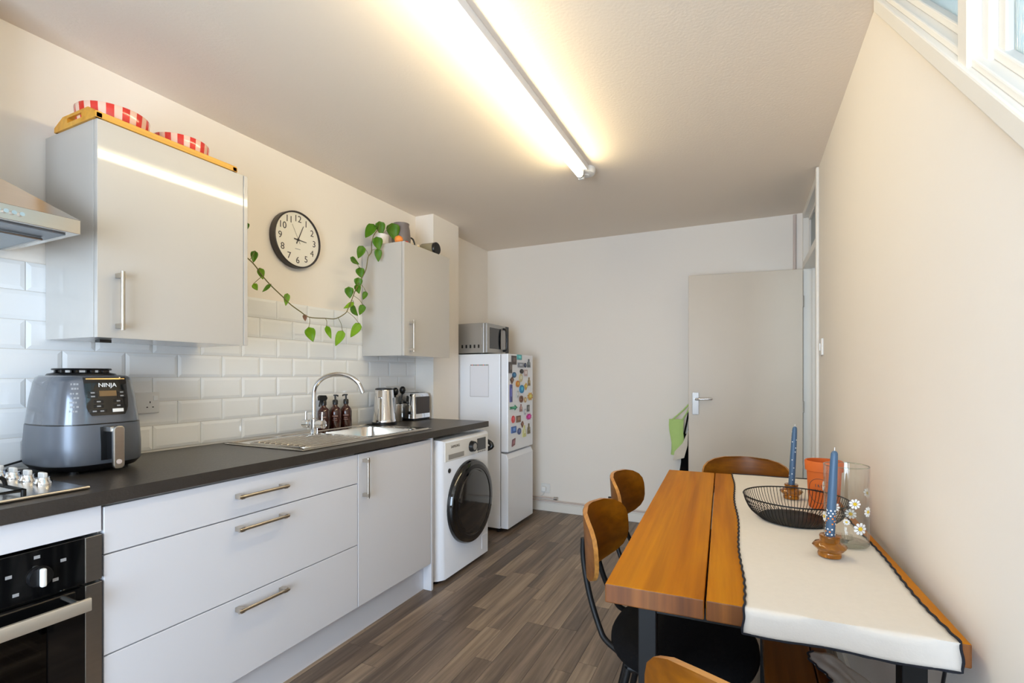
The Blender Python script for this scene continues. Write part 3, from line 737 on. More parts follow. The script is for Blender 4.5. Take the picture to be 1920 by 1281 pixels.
# ---------------------------------------------------------------- washing machine
wm = thing('washing_machine', 'white front-loading washing machine with round dark glass door', 'washing machine', (-1.9, 2.70, 0))
B().box(-2.18, 2.402, .015, -1.645, 3.0, .848).build('cabinet', WHITEA, wm, bevel=.006)
rs = []
for x, e, zt in ((-1.645, 0, .846), (-1.625, .012, .844), (-1.606, .040, .838), (-1.600, .052, .832)):
    rs.append([(x, 2.403+e, .02), (x, 2.999-e*.25, .02), (x, 2.999-e*.25, zt), (x, 2.403+e*.75, zt)])
B().rings(rs).build('front_panel', WHITEA, wm, smooth=35)
cp = B().box(-1.604, 2.452, .712, -1.5975, 2.985, .826).build('control_panel', mat('panel_cream', (240, 238, 234), .35), wm, bevel=.002)
kn = B().cyl((-1.5975, 2.760, .768), (-1.572, 2.760, .768), .036, .032, n=32).build('dial', BLACKP, cp, smooth=40)
B().cyl((-1.572, 2.760, .768), (-1.570, 2.760, .768), .022, n=24).build('dial_cap', SILVERM, kn, smooth=40)
B().box(-1.5985, 2.835, .728, -1.5955, 2.950, .808).build('display', BLACKG, cp, bevel=.001)
for i in range(4): B().box(-1.5965, 2.84+i*.028, .716, -1.5945, 2.86+i*.028, .722).build('touch_key', GREYPR, cp)
B().box(-1.599, 2.485, .722, -1.5955, 2.665, .752).build('detergent_drawer', SILVERM, cp, bevel=.001)
text('brand_lettering', 'SAMSUNG', .022, face_x(-1.597, 2.565, .795), INK, cp)
B().cyl((-1.602, 2.50, .655), (-1.597, 2.50, .655), .014, n=16).build('sticker', BLACKP, wm)
dx_, dy_, dz_ = -1.600, 2.735, .425
dw = B().lathe((dx_, dy_, dz_), [(.262, -.004), (.262, .022), (.252, .036), (.236, .040)], 56, 'X').build('door', BLACKG, wm, smooth=40)
B().lathe((dx_, dy_, dz_), [(.205, .030), (.19, .046), (.12, .052), (.0, .053)], 48, 'X').build('door_glass', mat('smoked_glass', (26, 24, 24), .06, var=.2, coat=.6), dw, smooth=40)
B().lathe((dx_, dy_, dz_), [(.236, .0395), (.21, .043), (.205, .036)], 56, 'X', cap=False).build('door_ring', mat('graphite_ring', (40, 38, 40), .2, .5), dw, smooth=40)
B().box(-1.603, 2.90, .06, -1.598, 2.975, .15).build('filter_flap', WHITEA, wm, bevel=.002)
for y in (2.44, 2.96): B().cyl((-1.66, y, 0), (-1.66, y, .02), .02, n=12).build('foot', BLACKP, wm)
tag(B().tube(bez([(-2.055, 3.20, .70), (-1.85, 3.12, .74), (-1.66, 3.06, .765), (-1.60, 3.05, .73), (-1.66, 3.04, .70)], 6), .016, 10).build('drain_hose', BLACKP, smooth=60), 'black hose end poking out behind the washing machine', 'hose')

# ---------------------------------------------------------------- fridge freezer, microwave, calendar, magnets
fg = thing('fridge_freezer', 'white upright fridge freezer with magnets on its door', 'fridge', (-1.93, 3.665, 0))
FXD = -1.655
B().box(-2.20, 3.42, .03, -1.724, 3.91, 1.392).build('cabinet', WHITEA, fg, bevel=.004)
B().box(-1.716, 3.42, .628, FXD, 3.91, 1.392).build('fridge_door', WHITEA, fg, bevel=.006)
ld = B().prism([(-1.716, .035), (FXD, .035), (FXD, .575), (FXD-.018, .612), (-1.716, .618)], 'Y', 3.42, 3.91).build('freezer_door', WHITEA, fg, bevel=.004)
B().box(-1.726, 3.425, .05, -1.715, 3.905, 1.385).build('door_seal', GREYPR, fg)
for x, y in ((-1.75, 3.45), (-1.75, 3.88), (-2.17, 3.45), (-2.17, 3.88)): B().cyl((x, y, 0), (x, y, .032), .018, n=12).build('foot', BLACKP, fg)
mw = thing('microwave', 'silver microwave oven standing on the fridge', 'microwave', (-2.03, 3.66, 1.392))
B().box(-2.20, 3.45, 1.402, -1.885, 3.86, 1.643).build('case', SILVERM, mw, bevel=.004)
fd = B().box(-1.886, 3.452, 1.404, -1.858, 3.79, 1.641).build('door', SILVERM, mw, bevel=.003)
B().box(-1.860, 3.50, 1.44, -1.8575, 3.70, 1.61).build('window', BLACKG, fd)
B().box(-1.886, 3.792, 1.404, -1.860, 3.858, 1.641).build('control_strip', BLACKP, mw, bevel=.002)
B().tube(bez([(-1.86, 3.745, 1.43), (-1.83, 3.745, 1.44), (-1.822, 3.745, 1.52), (-1.83, 3.745, 1.60), (-1.86, 3.745, 1.615)], 6), .010, 10).build('handle', BLACKP, fd, smooth=60)
for i in range(5): B().prism(rrect(-2.09+i*.038, 1.443, -2.075+i*.038, 1.470, .003, 2), 'Y', 3.4485, 3.4505).build('vent', BLACKP, mw)
B().tube(bez([(-1.905, 3.449, 1.47), (-1.905, 3.449, 1.59), (-1.915, 3.449, 1.605)], 4), .003, 6).build('case_rib', SILVERM, mw, smooth=60)
for x, y in ((-1.92, 3.48), (-1.92, 3.83), (-2.17, 3.48), (-2.17, 3.83)): B().cyl((x, y, 1.392), (x, y, 1.404), .012, n=10).build('foot', BLACKP, mw)
t = thing('paper_planner', 'white paper planner sheet stuck on the side of the fridge', 'paper', (-1.907, 3.42, 1.05))
B().box(-1.993, 3.4185, 1.05, -1.82, 3.4198, 1.308).build('sheet', PAPER, t)
for i in range(13):
    cx_ = -1.983+i*.0127; B().box(cx_-.0045, 3.4178, 1.301, cx_+.0045, 3.4186, 1.309).build('border_mark', [INK, TERRA, CANDLE, LEAF][i % 4], t)
for x in (-1.990, -1.8245): B().box(x-.001, 3.4178, 1.056, x+.001, 3.4186, 1.298).build('border_line', GREYPR, t)
B().box(-1.99, 3.4178, 1.055, -1.824, 3.4186, 1.057).build('border_line', GREYPR, t)
MG = [(3.625,1.370,0.080,0.037,(86,178,184),'s','teal square magnet at the top edge of the fridge door'),
(3.522,1.344,0.080,0.062,(78,66,64),'s','dark brown square picture magnet, highest near the hinge gap'),
(3.456,1.284,0.052,0.078,(84,76,74),'s','tall grey-brown picture magnet nearest the door edge, near top'),
(3.650,1.307,0.100,0.034,(136,140,150),'s','wide grey lettered magnet below the teal square'),
(3.742,1.307,0.045,0.035,(58,66,88),'o','small navy oval magnet right of the grey lettering'),
(3.815,1.325,0.060,0.063,(96,104,108),'t','slate tower-shaped magnet at the top far corner'),
(3.671,1.256,0.062,0.034,(40,36,38),'o','small black oval magnet above the cream oval'),
(3.751,1.244,0.060,0.048,(190,166,164),'s','pale pink square magnet beside the small black oval'),
(3.527,1.227,0.066,0.040,(36,98,140),'o','dark blue oval magnet below the brown square picture'),
(3.484,1.185,0.062,0.052,(96,66,48),'d','brown diamond magnet near the door edge'),
(3.652,1.203,0.064,0.061,(212,196,150),'o','cream oval magnet above the orange oval'),
(3.594,1.155,0.068,0.047,(206,134,50),'o','orange oval magnet beside the bright blue oval'),
(3.672,1.111,0.084,0.061,(44,140,190),'o','bright blue oval magnet in the middle of the cluster'),
(3.754,1.130,0.056,0.056,(206,164,72),'d','ochre diamond magnet beside the bright blue oval'),
(3.821,1.171,0.045,0.063,(140,116,70),'t','olive-brown tower magnet near the wall side'),
(3.469,1.084,0.038,0.123,(84,86,150),'s','long narrow blue-violet strip magnet'),
(3.588,1.073,0.036,0.047,(196,200,204),'s','small pale silver rectangle magnet beside the orange oval'),
(3.845,1.044,0.110,0.064,(212,166,76),'f','golden sun-shaped magnet sticking out at the wall side'),
(3.660,1.030,0.060,0.050,(120,78,56),'r','brown ring-shaped magnet below the bright blue oval'),
(3.742,1.020,0.045,0.041,(190,158,120),'o','small tan oval magnet between ring and golden sun'),
(3.515,0.968,0.130,0.039,(52,138,106),'a','green arrow-shaped magnet above the red oval'),
(3.655,0.959,0.048,0.054,(150,116,112),'t','mauve tower magnet right of the green arrow'),
(3.803,0.947,0.044,0.049,(100,100,98),'s','small dark grey rectangle magnet above the magenta flower'),
(3.733,0.922,0.028,0.041,(180,180,186),'s','slim silver magnet left of the magenta flower'),
(3.818,0.875,0.105,0.049,(204,40,140),'f','magenta flower magnet below the golden sun'),
(3.508,0.877,0.054,0.052,(216,70,76),'o','red oval magnet below the green arrow'),
(3.607,0.872,0.074,0.047,(120,92,72),'s','brown-green square picture magnet right of the red oval'),
(3.683,0.822,0.050,0.050,(126,84,66),'d','brown diamond magnet below the brown-green picture'),
(3.519,0.795,0.080,0.046,(66,104,176),'s','blue landscape picture magnet below the red oval'),
(3.622,0.772,0.062,0.048,(70,84,130),'o','dark blue round magnet right of the blue landscape'),
(3.722,0.763,0.064,0.085,(212,210,140),'t','pale yellow bottle-shaped magnet'),
(3.816,0.775,0.052,0.078,(110,98,70),'t','tall olive magnet beside the pale yellow bottle'),
(3.515,0.695,0.058,0.056,(128,84,90),'k','tilted reddish-brown picture magnet, lowest on the door')]
def outline(kind):
    if kind == 's': return [(-1, -1), (1, -1), (1, 1), (-1, 1)]
    if kind == 'k': return [(-1, -1), (.7, -.7), (1, 1), (-.7, .75)]
    if kind == 'd': return [(0, -1), (1, .1), (.2, 1), (-1, .2)]
    if kind == 'o': return [(math.cos(a), math.sin(a)) for a in [2*PI*i/16 for i in range(16)]]
    if kind == 'f': return [((1 if i % 2 else .72)*math.cos(2*PI*i/16), (1 if i % 2 else .72)*math.sin(2*PI*i/16)) for i in range(16)]
    if kind == 't': return [(-1, -1), (1, -1), (.8, .2), (.35, .4), (.3, 1), (-.3, 1), (-.35, .4), (-.8, .2)]
    if kind == 'a': return [(-1, -.4), (.3, -.45), (.3, -1), (1, 0), (.3, 1), (.3, .45), (-1, .5), (-.8, 0)]
    if kind == 'r': return [(math.cos(a), math.sin(a)) for a in [2*PI*i/20 for i in range(20)]]
for i, (y, z, w_, h_, col, kind, lb) in enumerate(MG):
    m_ = mat('magnet_%d' % i, col, .45, var=.25, vscale=60)
    pts = [(y+p[0]*w_*.54, z+p[1]*h_*.56) for p in outline(kind)]
    if kind == 'r':
        b = B(); inn = [(y+p[0]*w_*.24, z+p[1]*h_*.26) for p in outline('r')]
        b.rings([[(FXD+.0002, *p) for p in pts], [(FXD+.008, *p) for p in pts], [(FXD+.008, *p) for p in inn], [(FXD+.0002, *p) for p in inn]], closed=True)
        tag(b.build('fridge_magnet', m_), lb, 'magnet', 'magnets on the fridge door')
    else:
        b = B().prism(pts, 'X', FXD+.0002, FXD+.006)
        o = b.build('fridge_magnet', m_, bevel=.001); tag(o, lb, 'magnet', 'magnets on the fridge door')
        c2 = tuple(min(255, int(v*1.25+25)) for v in col)
        q = [(y+p[0]*w_*.26, z+p[1]*h_*.26+h_*.05) for p in outline(kind)]
        B().prism(q, 'X', FXD+.006, FXD+.0075).build('motif', mat('magnet_motif_%d' % i, c2, .5, var=.3, vscale=90), o)

# ---------------------------------------------------------------- wall cabinets and hood
def wall_cab(label, y0, y1, hy, z0, z1, side):
    t = thing('wall_cabinet', label, 'cabinet', (-2.06, (y0+y1)/2, z0), 0, 'light grey wall cabinets')
    B().box(-2.2205, y0, z0, -1.911, y1, z1).build('carcass', UNIT, t, bevel=.001)
    d = B().box(-1.909, y0+.001, z0-.001, -1.89, y1-.001, z1).build('door', UNIT, t, bevel=.0015)
    bar_handle((-1.89, hy, z0+.025), (-1.89, hy, z0+.22), d)
    if side: B().box(-2.2205, y1+.001, z0, -1.889, y1+.018, z1).build('side_panel', UNIT, t, bevel=.001)
    return t
c1 = wall_cab('larger light grey wall cabinet next to the cooker hood', .862, 1.376, .921, 1.353, 2.060, True)
B().box(-2.05, .93, 1.343, -2.02, .965, 1.3525).build('under_clip', BLACKP, c1)
wall_cab('narrower light grey wall cabinet above the kettle and toaster', 2.445, 2.957, 2.502, 1.348, 2.050, False)
hd = thing('cooker_hood', 'stainless steel chimney cooker hood above the hob', 'hood', (-1.99, .462, 1.64))
B().prism([(-2.2205, 1.6415), (-1.7615, 1.6415), (-1.7615, 1.682), (-2.2205, 1.682)], 'Y', .162, .7636).build('rim', STEELY, hd, bevel=.001)
rs = [[(-2.2205, .162, 1.682), (-1.7615, .162, 1.682), (-1.7615, .7636, 1.682), (-2.2205, .7636, 1.682)], [(-2.2205, .352, 1.86), (-2.02, .352, 1.86), (-2.02, .572, 1.86), (-2.2205, .572, 1.86)]]
B().rings(rs).build('canopy', STEELY, hd)
B().box(-2.2205, .352, 1.86, -2.02, .572, 2.405).build('chimney', STEEL, hd)
B().box(-2.19, .185, 1.637, -1.79, .74, 1.6412).build('underside', mat('hood_grey', (120, 124, 130), .35, .6), hd)
for y0, y1 in ((.21, .455), (.47, .722)):
    fl_ = B().box(-2.155, y0, 1.631, -1.885, y1, 1.6372).build('grease_filter', mat('filter_mesh', (150, 156, 160), .4, .7, var=.15, vscale=150), hd)
    B().tube([(-2.155, y0, 1.6315), (-1.885, y0, 1.6315), (-1.885, y1, 1.6315), (-2.155, y1, 1.6315)], .0035, 6, True).build('filter_edge', STEEL, fl_)
for y in (.600, .616, .632, .584): B().cyl((-1.7615, y, 1.662), (-1.753, y, 1.662), .0055, n=12).build('push_button', CHROME, hd, smooth=40)

# ---------------------------------------------------------------- clock
CY, CZ, CR = 1.918, 1.962, .152
ck = thing('wall_clock', 'round wall clock with dark rim and cream face', 'clock', (XL, CY, CZ-CR))
B().lathe((XL, CY, CZ), [(CR-.002, .0005), (CR, .003), (CR, .042), (CR-.005, .045), (CR-.008, .040), (CR-.008, .01)], 64, 'X').build('case', DARKB, ck, smooth=40)
fc = B().cyl((XL+.012, CY, CZ), (XL+.034, CY, CZ), CR-.0075, n=64).build('face', FACE, ck)
for h in range(1, 13):
    a = R(90-30*h)
    text('numeral', str(h), .050, face_x(XL+.0345, CY+.112*math.cos(a), CZ+.112*math.sin(a)), INK, ck)
def hand(name, ang, L, w_, x, tail=.025):
    a = R(90-ang); d = Vector((0, math.cos(a), math.sin(a))); n_ = Vector((0, -d.z, d.y)); c0 = Vector((x, CY, CZ))
    p = [c0-d*tail-n_*w_, c0-d*tail+n_*w_, c0+d*L+n_*w_*.5, c0+d*L-n_*w_*.5]
    B().rings([[tuple(q) for q in p], [tuple(q+Vector((.001, 0, 0))) for q in p]]).build(name, INK, ck)
hand('hour_hand', 93, .058, .0035, XL+.0355); hand('minute_hand', 24, .088, .003, XL+.037); hand('second_hand', 332, .085, .0008, XL+.039)
B().cyl((XL+.034, CY, CZ), (XL+.041, CY, CZ), .006, n=16).build('hub', DARKB, ck, smooth=40)
B().box(XL+.0342, CY-.017, CZ-.052, XL+.0349, CY+.017, CZ-.049).build('maker_mark', GREYPR, ck)

# ---------------------------------------------------------------- things on the wall cabinets
t = thing('bamboo_tray', 'bamboo serving tray with slotted end on the larger wall cabinet', 'tray', (-2.01, 1.10, 2.06))
B().box(-2.14, .875, 2.0605, -1.89, 1.325, 2.072).build('tray_base', BAMBOO, t, bevel=.002)
for x0, x1 in ((-1.897, -1.884), (-2.146, -2.133)): B().box(x0, .857, 2.0605, x1, 1.343, 2.082).build('long_side', BAMBOO, t, bevel=.002)
for y0, y1 in ((.856, .874), (1.326, 1.344)):
    b = B(); zz = 2.0605
    b.prism([(-2.146, zz), (-1.884, zz), (-1.884, zz+.016), (-2.146, zz+.016)], 'Y', y0, y1)
    b.prism([(-2.146, zz+.016), (-2.06, zz+.016), (-2.06, zz+.042), (-2.09, zz+.042)], 'Y', y0, y1)
    b.prism([(-1.884, zz+.016), (-1.93, zz+.042), (-1.97, zz+.042), (-1.97, zz+.016)], 'Y', y0, y1)
    b.prism([(-2.06, zz+.032), (-1.97, zz+.032), (-1.97, zz+.042), (-2.06, zz+.042)], 'Y', y0, y1)
    b.build('handle_end', BAMBOO, t)
for y, r_, lb in ((.963, .105, 'larger red and pink striped pie dish, nearer the hood'), (1.19, .098, 'smaller red and pink striped pie dish, nearer the clock')):
    b = B().lathe((-2.005, y, 2.0725), [(r_*.90, 0), (r_*.94, .004), (r_*.985, .045), (r_, .062), (r_*.985, .064), (r_*.93, .045), (r_*.88, .010), (.001, .008)], 48)
    tag(b.build('pie_dish', STRIPE, smooth=50, origin=(-2.005, y, 2.0725)), lb, 'dish', 'striped dishes on the bamboo tray')

# pothos plant
pl = thing('pothos_plant', 'trailing green pothos in a pale pot on the narrower cabinet', 'plant', (-2.12, 2.50, 2.05))
B().lathe((-2.12, 2.50, 2.0505), [(.038, 0), (.05, .004), (.053, .075), (.050, .075), (.047, .06), (.001, .058)], 28).build('pot', POTW, pl, smooth=40)
VN = [(1.541,1.772),(1.579,1.746),(1.621,1.703),(1.665,1.666),(1.734,1.620),(1.782,1.587),(1.840,1.559),(1.901,1.535),(2.011,1.540),(2.089,1.547),(2.161,1.585),(2.182,1.614),(2.203,1.652),(2.241,1.728),(2.281,1.790),(2.332,1.872),(2.350,1.949),(2.380,1.988),(2.383,2.047),(2.404,2.10)]
pts = [(-2.15, 1.40, 1.95), (-2.13, 1.46, 1.84)]+[(-2.09, y, z) for y, z in VN]+[(-2.10, 2.45, 2.14), (-2.12, 2.50, 2.12)]
B().tube(bez(pts, 5), .0028, 7).build('vine', STEM, pl, smooth=60)
LV = [(2.398,2.162,2.326,2.062,0.058),(2.453,2.194,2.478,2.117,0.063),(2.577,2.216,2.604,2.113,0.087),(2.428,2.091,2.453,2.013,0.063),(2.441,2.019,2.444,1.940,0.046),(2.303,2.004,2.264,1.923,0.048),(2.203,1.914,2.275,1.889,0.035),(2.275,1.869,2.292,1.812,0.052),(2.264,1.807,2.269,1.748,0.048),(2.252,1.766,2.275,1.713,0.040),(2.187,1.739,2.198,1.675,0.051),(2.332,1.734,2.306,1.682,0.031),(2.225,1.655,2.145,1.610,0.028),(2.203,1.629,2.264,1.580,0.047),(2.309,1.650,2.275,1.586,0.040),(2.275,1.534,2.201,1.447,0.049),(1.896,1.478,1.927,1.405,0.053),(2.020,1.496,2.054,1.430,0.031),(2.138,1.479,2.084,1.390,0.047),(1.870,1.545,1.874,1.511,0.021),(1.762,1.638,1.752,1.576,0.028),(1.661,1.668,1.618,1.625,0.019),(1.607,1.736,1.623,1.686,0.032),(1.572,1.657,1.594,1.629,0.028),(1.579,1.812,1.572,1.757,0.031),(1.543,1.934,1.541,1.905,0.015)]
vpts = [Vector(p) for p in bez(pts, 5)]
for i, (y0, z0, y1, z1, w_) in enumerate(LV):
    k = 1.0
    if max(y0, y1) > 2.405 and min(z0, z1) < 2.05: k = 2.395/max(y0, y1)      # hangs in front of the cabinet side
    p0 = Vector((-2.09*k, y0*k, 1.232+(z0-1.232)*k)); p1 = Vector((-2.09*k, y1*k, 1.232+(z1-1.232)*k))
    ax_ = (p1-p0); L = ax_.length; d = ax_/L
    nrm = Vector((.75, -.62, .22+random.uniform(-.25, .25))); nrm = (nrm-d*nrm.dot(d)).normalized(); sd = d.cross(nrm)
    w_ = w_*1.12
    b = B(); nu, nv = 5, 9
    def lf(u_, v_):
        t_ = v_; wd = (math.sin(PI*min(1, t_**.62))**.8)*(1-.25*t_) if 0 < t_ < 1 else 0
        s_ = (u_-.5)*w_*wd
        cur = abs(u_-.5)*w_*wd*.35-.10*L*math.sin(PI*t_)
        back = -.06*L*(1-t_)**4*abs(u_-.5)*2
        q = p0+d*(t_*L+back)+sd*s_-nrm*(-cur)
        return tuple(q)
    b.grid(lf, nu, nv)
    lo = b.build('leaf', DRY if i == 19 else (LEAFL if i in (12, 15, 16, 17, 18, 20, 22, 23) else LEAF), pl, smooth=60)
    sm = lo.modifiers.new('thickness', 'SOLIDIFY'); sm.thickness = .0008
    q = min(vpts, key=lambda v: (v-p0).length)
    if (q-p0).length > .004:
        mid = (q+p0)/2+Vector((.006, 0, .004)); B().tube(bez([q, mid, p0], 4), .0014, 6).build('petiole', STEM, pl, smooth=60)

t = thing('grey_jug', 'grey enamel jug behind the pothos leaves on the narrower cabinet', 'jug', (-2.10, 2.685, 2.05))
B().lathe((-2.10, 2.685, 2.0505), [(.052, 0), (.056, .006), (.064, .09), (.058, .15), (.052, .18), (.054, .195), (.050, .195), (.048, .17), (.001, .16)], 28).build('body', GREYJ, t, smooth=50)
B().tube(bez([(-2.085, 2.742, 2.17), (-2.07, 2.775, 2.16), (-2.065, 2.785, 2.11), (-2.08, 2.75, 2.075)], 6), .006, 8).build('handle', BLACKP, t, smooth=60)
t = thing('toy_fruit', 'small orange fruit ornament on the front corner of the narrower cabinet', 'ornament', (-1.955, 2.475, 2.05))
B().lathe((-1.955, 2.475, 2.0505), [(.008, 0), (.022, .006), (.027, .020), (.023, .036), (.010, .045), (.003, .044)], 18).build('body', ORANGE, t, smooth=60)
B().cyl((-1.955, 2.475, 2.093), (-1.953, 2.474, 2.102), .002, n=6).build('stalk', STEM, t)
t = thing('toy_fruit', 'small red fruit ornament beside the orange one', 'ornament', (-1.95, 2.545, 2.05))
B().lathe((-1.95, 2.545, 2.0505), [(.006, 0), (.013, .005), (.016, .014), (.012, .026), (.004, .03)], 16).build('body', mat('red_skin', (196, 60, 44), .45), t, smooth=60)
B().cyl((-1.95, 2.545, 2.079), (-1.949, 2.544, 2.087), .0016, n=6).build('stalk', STEM, t)
def flower_orn(y, lb):
    t = thing('flower_ornament', lb, 'ornament', (-1.945, y, 2.05), 0, 'yellow flower ornaments on the narrower cabinet')
    for k in range(6):
        a = 2*PI*k/6; B().lathe((-1.945, y+.012*math.cos(a), 2.068+.012*math.sin(a)), [(.004, -.003), (.0085, 0), (.004, .004)], 10, 'X').build('petal', CREAM, t, smooth=60)
    B().lathe((-1.945, y, 2.068), [(.006, -.006), (.008, .002), (.004, .008)], 12, 'X').build('centre', YELLOW, t, smooth=60)
    B().cyl((-1.95, y, 2.0503), (-1.95, y, 2.058), .010, n=10).build('base', LEAFL, t)
flower_orn(2.60, 'cream and yellow flower ornament next to the red fruit'); flower_orn(2.665, 'cream and yellow flower ornament next to the lying flask')
t = thing('flask', 'beige flask lying on its side with a black base', 'flask', (-2.02, 2.83, 2.05))
b = B().lathe((0, 0, 0), [(.012, -.22), (.016, -.20), (.018, -.16), (.040, -.10), (.042, -.012)], 28, 'X'); b.v = [(-1.915+p[0], 2.835+p[1]+p[0]*.15, 2.0945+p[2]) for p in b.v]
b.build('body', mat('khaki_glass', (158, 146, 118), .25, var=.1), t, smooth=50)
b = B().lathe((0, 0, 0), [(.043, -.012), (.0435, 0), (.040, .004)], 28, 'X'); b.v = [(-1.915+p[0], 2.835+p[1]+p[0]*.15, 2.0945+p[2]) for p in b.v]
b.build('base', BLACKP, t, smooth=40)

# ---------------------------------------------------------------- ceiling light
LX = -.833
lt = thing('batten_light', 'lit fluorescent tube light on the ceiling', 'light', (LX, 1.85, 2.33))
B().prism([(LX-.038, ZC), (LX-.037, 2.374), (LX+.037, 2.374), (LX+.038, ZC)], 'Y', .91, 2.67).build('batten_body', WHITEA, lt, bevel=.003)
for y in (.912, 2.656): B().box(LX-.016, y, 2.324, LX+.016, y+.016, 2.376).build('lamp_holder', WHITEP, lt, bevel=.003)
B().cyl((LX, .932, 2.347), (LX, 2.652, 2.347), .019, n=24).build('tube', TUBE, lt, smooth=40)
for y in (.929, 2.636): B().cyl((LX, y, 2.347), (LX, y+.019, 2.347), .0196, n=20).build('tube_cap', STEEL, lt, smooth=40)
t = thing('ceiling_rose', 'round white ceiling rose at the far end of the tube light', 'ceiling rose', (LX+.004, 2.735, 2.37))
B().lathe((LX+.004, 2.735, ZC), [(.057, 0), (.057, -.020), (.050, -.032), (.02, -.036)], 36).build('base', WHITEP, t, smooth=40)
B().lathe((LX+.004, 2.735, ZC-.036), [(.022, .004), (.020, -.006), (.008, -.008)], 20).build('cap', WHITEPNT, t, smooth=40)

# ---------------------------------------------------------------- dining table
TA = R(2.2); TZ = .76; TL, TWd = 1.445, .645
tb = thing('dining_table', 'chunky oiled pine dining table with black metal legs', 'table', (-.287, 1.095, 0), TA)
for x0, x1 in ((0, .2085), (.2125, .43), (.434, TWd)):
    b = B(); b.box(x0, 0, TZ-.043, x1, TL, TZ); 
    o = b.build('plank', [PINE, PINEEND], tb, bevel=.003, local=True)
    for p in o.data.polygons:
        if abs(p.normal.y) > .9: p.material_index = 1
for x, y in ((.065, .055), (TWd-.085, .055), (.065, TL-.095), (TWd-.085, TL-.095)):
    B().box(x-.0, y, 0, x+.04, y+.04, TZ-.0435).build('leg', BLACKM, tb, bevel=.002, local=True)
for y in (.055, TL-.095): B().box(.105, y+.006, TZ-.075, TWd-.085, y+.034, TZ-.0435).build('cross_rail', BLACKM, tb, bevel=.001, local=True)
for x in (.071, TWd-.079): B().box(x, .095, TZ-.075, x+.028, TL-.095, TZ-.0435).build('side_rail', BLACKM, tb, bevel=.001, local=True)

# runner on the table (built in table space)
def tl(x, y, z=0):
    return (-.287+x*math.cos(TA)-y*math.sin(TA), 1.095+x*math.sin(TA)+y*math.cos(TA), z)
rn = thing('table_runner', 'off-white linen runner with black scalloped edge on the table', 'table runner', (-.287, 1.095, TZ), TA)
RX0, RX1, DROP = .287, .622, .052
def runner(u_, v_):
    x = RX0+(RX1-RX0)*u_
    wob = .004*math.sin(v_*17+u_*2)*(.3+abs(u_-.5))
    s_ = v_*(TL+DROP+.012)
    rise = .0016+.0009*math.sin(9*u_+5*v_)*math.sin(23*v_)**2
    bulge = 0
    if s_ < DROP: y, z = -.006-.004*math.sin(u_*11)-.002, -(DROP-s_)
    elif s_ < DROP+.012:
        a = (s_-DROP)/.012*PI/2; y, z = -.0065+.0085*(1-math.cos(a))*1.0, .002*math.sin(a)
    else: y, z = s_-DROP-.0135, max(.0014, rise)
    if s_ < .2: bulge = (u_-.5)*.012*(1-s_/.2)
    return (x+wob+bulge, y, z)
b = B().grid(runner, 25, 160); cl = b.build('cloth', CLOTH, rn, smooth=60, local=True)
sm = cl.modifiers.new('thickness', 'SOLIDIFY'); sm.thickness = .0012; sm.offset = 1
edge = [Vector(runner(0, k/150)) for k in range(151)]+[Vector(runner(k/30, 1)) for k in range(1, 31)]+[Vector(runner(1, 1-k/150)) for k in range(1, 151)]+[Vector(runner(1-k/30, 0)) for k in range(1, 30)]
def resample(P, step):
    out = [P[0]]; acc = 0
    for a_, c_ in zip(P, P[1:]+P[:1]):
        L = (c_-a_).length; d = step-acc
        while d <= L: out.append(a_+(c_-a_)*(d/L)); d += step
        acc = (acc+L) % step if L else acc
    return out
ed = resample(edge, .006); mid = sum(ed, Vector())/len(ed)
ed2 = []
for k, p in enumerate(ed):
    o_ = Vector((p.x-mid.x, 0, 0)); sgn = 1 if p.x > mid.x else -1
    amp = .0012*math.sin(k*.9)
    ed2.append(p+Vector((amp*sgn, -amp if p.y < 0 and p.z < -.03 else 0, .0014)))
B().tube(ed2, .0024, 6, True).build('stitched_edge', THREAD, rn, smooth=60, local=True)
TT = TZ+.0036

# wire bowl
wx, wy = .143, 1.83
wb = thing('wire_bowl', 'round black wire fruit bowl on the runner', 'bowl', (wx, wy, TT))
B().lathe((wx, wy, TT), [(.103, .0005), (.105, .003), (.103, .0045)], 48).build('base_disc', BLACKM, wb, smooth=40)
B().tube([(wx+.15*math.cos(a), wy+.15*math.sin(a), TT+.072) for a in [2*PI*i/72 for i in range(72)]], .0022, 6, True).build('rim_wire', BLACKM, wb, smooth=60)
wmesh = None
for i in range(84):
    a = 2*PI*i/84
    if wmesh is None:
        bb = B(); bb.tube(bez([(.102, 0, .002), (.128, 0, .022), (.143, 0, .048), (.150, 0, .072)], 3), .0010, 5); wmesh = bb.mesh('wire', BLACKM, 60)
    o = bpy.data.objects.new('wire', wmesh); C.objects.link(o); o.parent = wb; o.rotation_euler = (0, 0, a)

# candle holders and candles
def holder(x, y, lb):
    t = thing('candle_holder', lb, 'candle holder', (x, y, TT), 0, 'amber glass candle holders')
    b = B(); n = 40; prof_ = [(.026, 0, 0), (.027, .006, .4), (.0255, .012, .6), (.033, .019, 1), (.0385, .026, 1.2), (.036, .031, 1), (.026, .036, .5), (.0225, .038, 0), (.0225, .054, 0), (.0205, .054, 0), (.0125, .052, 0), (.0125, .036, 0)]
    rs = []
    for r_, h, k in prof_:
        rs.append([(x+(r_+.0011*k*math.cos(i*2*PI/n*10))*math.cos(2*PI*i/n), y+(r_+.0011*k*math.cos(i*2*PI/n*10))*math.sin(2*PI*i/n), TT+h) for i in range(n)])
    b.rings(rs); b.build('foot', AMBER, t, smooth=40)
    B().lathe((x, y, TT+.050), [(.0232, -.002), (.0236, 0), (.0232, .002)], 32, cap=False).build('cup_rim', AMBER, t, smooth=60)
    return t
holder(.196, 1.50, 'amber glass candle holder in front of the glass vase'); holder(.156, 2.135, 'amber glass candle holder behind the wire bowl')
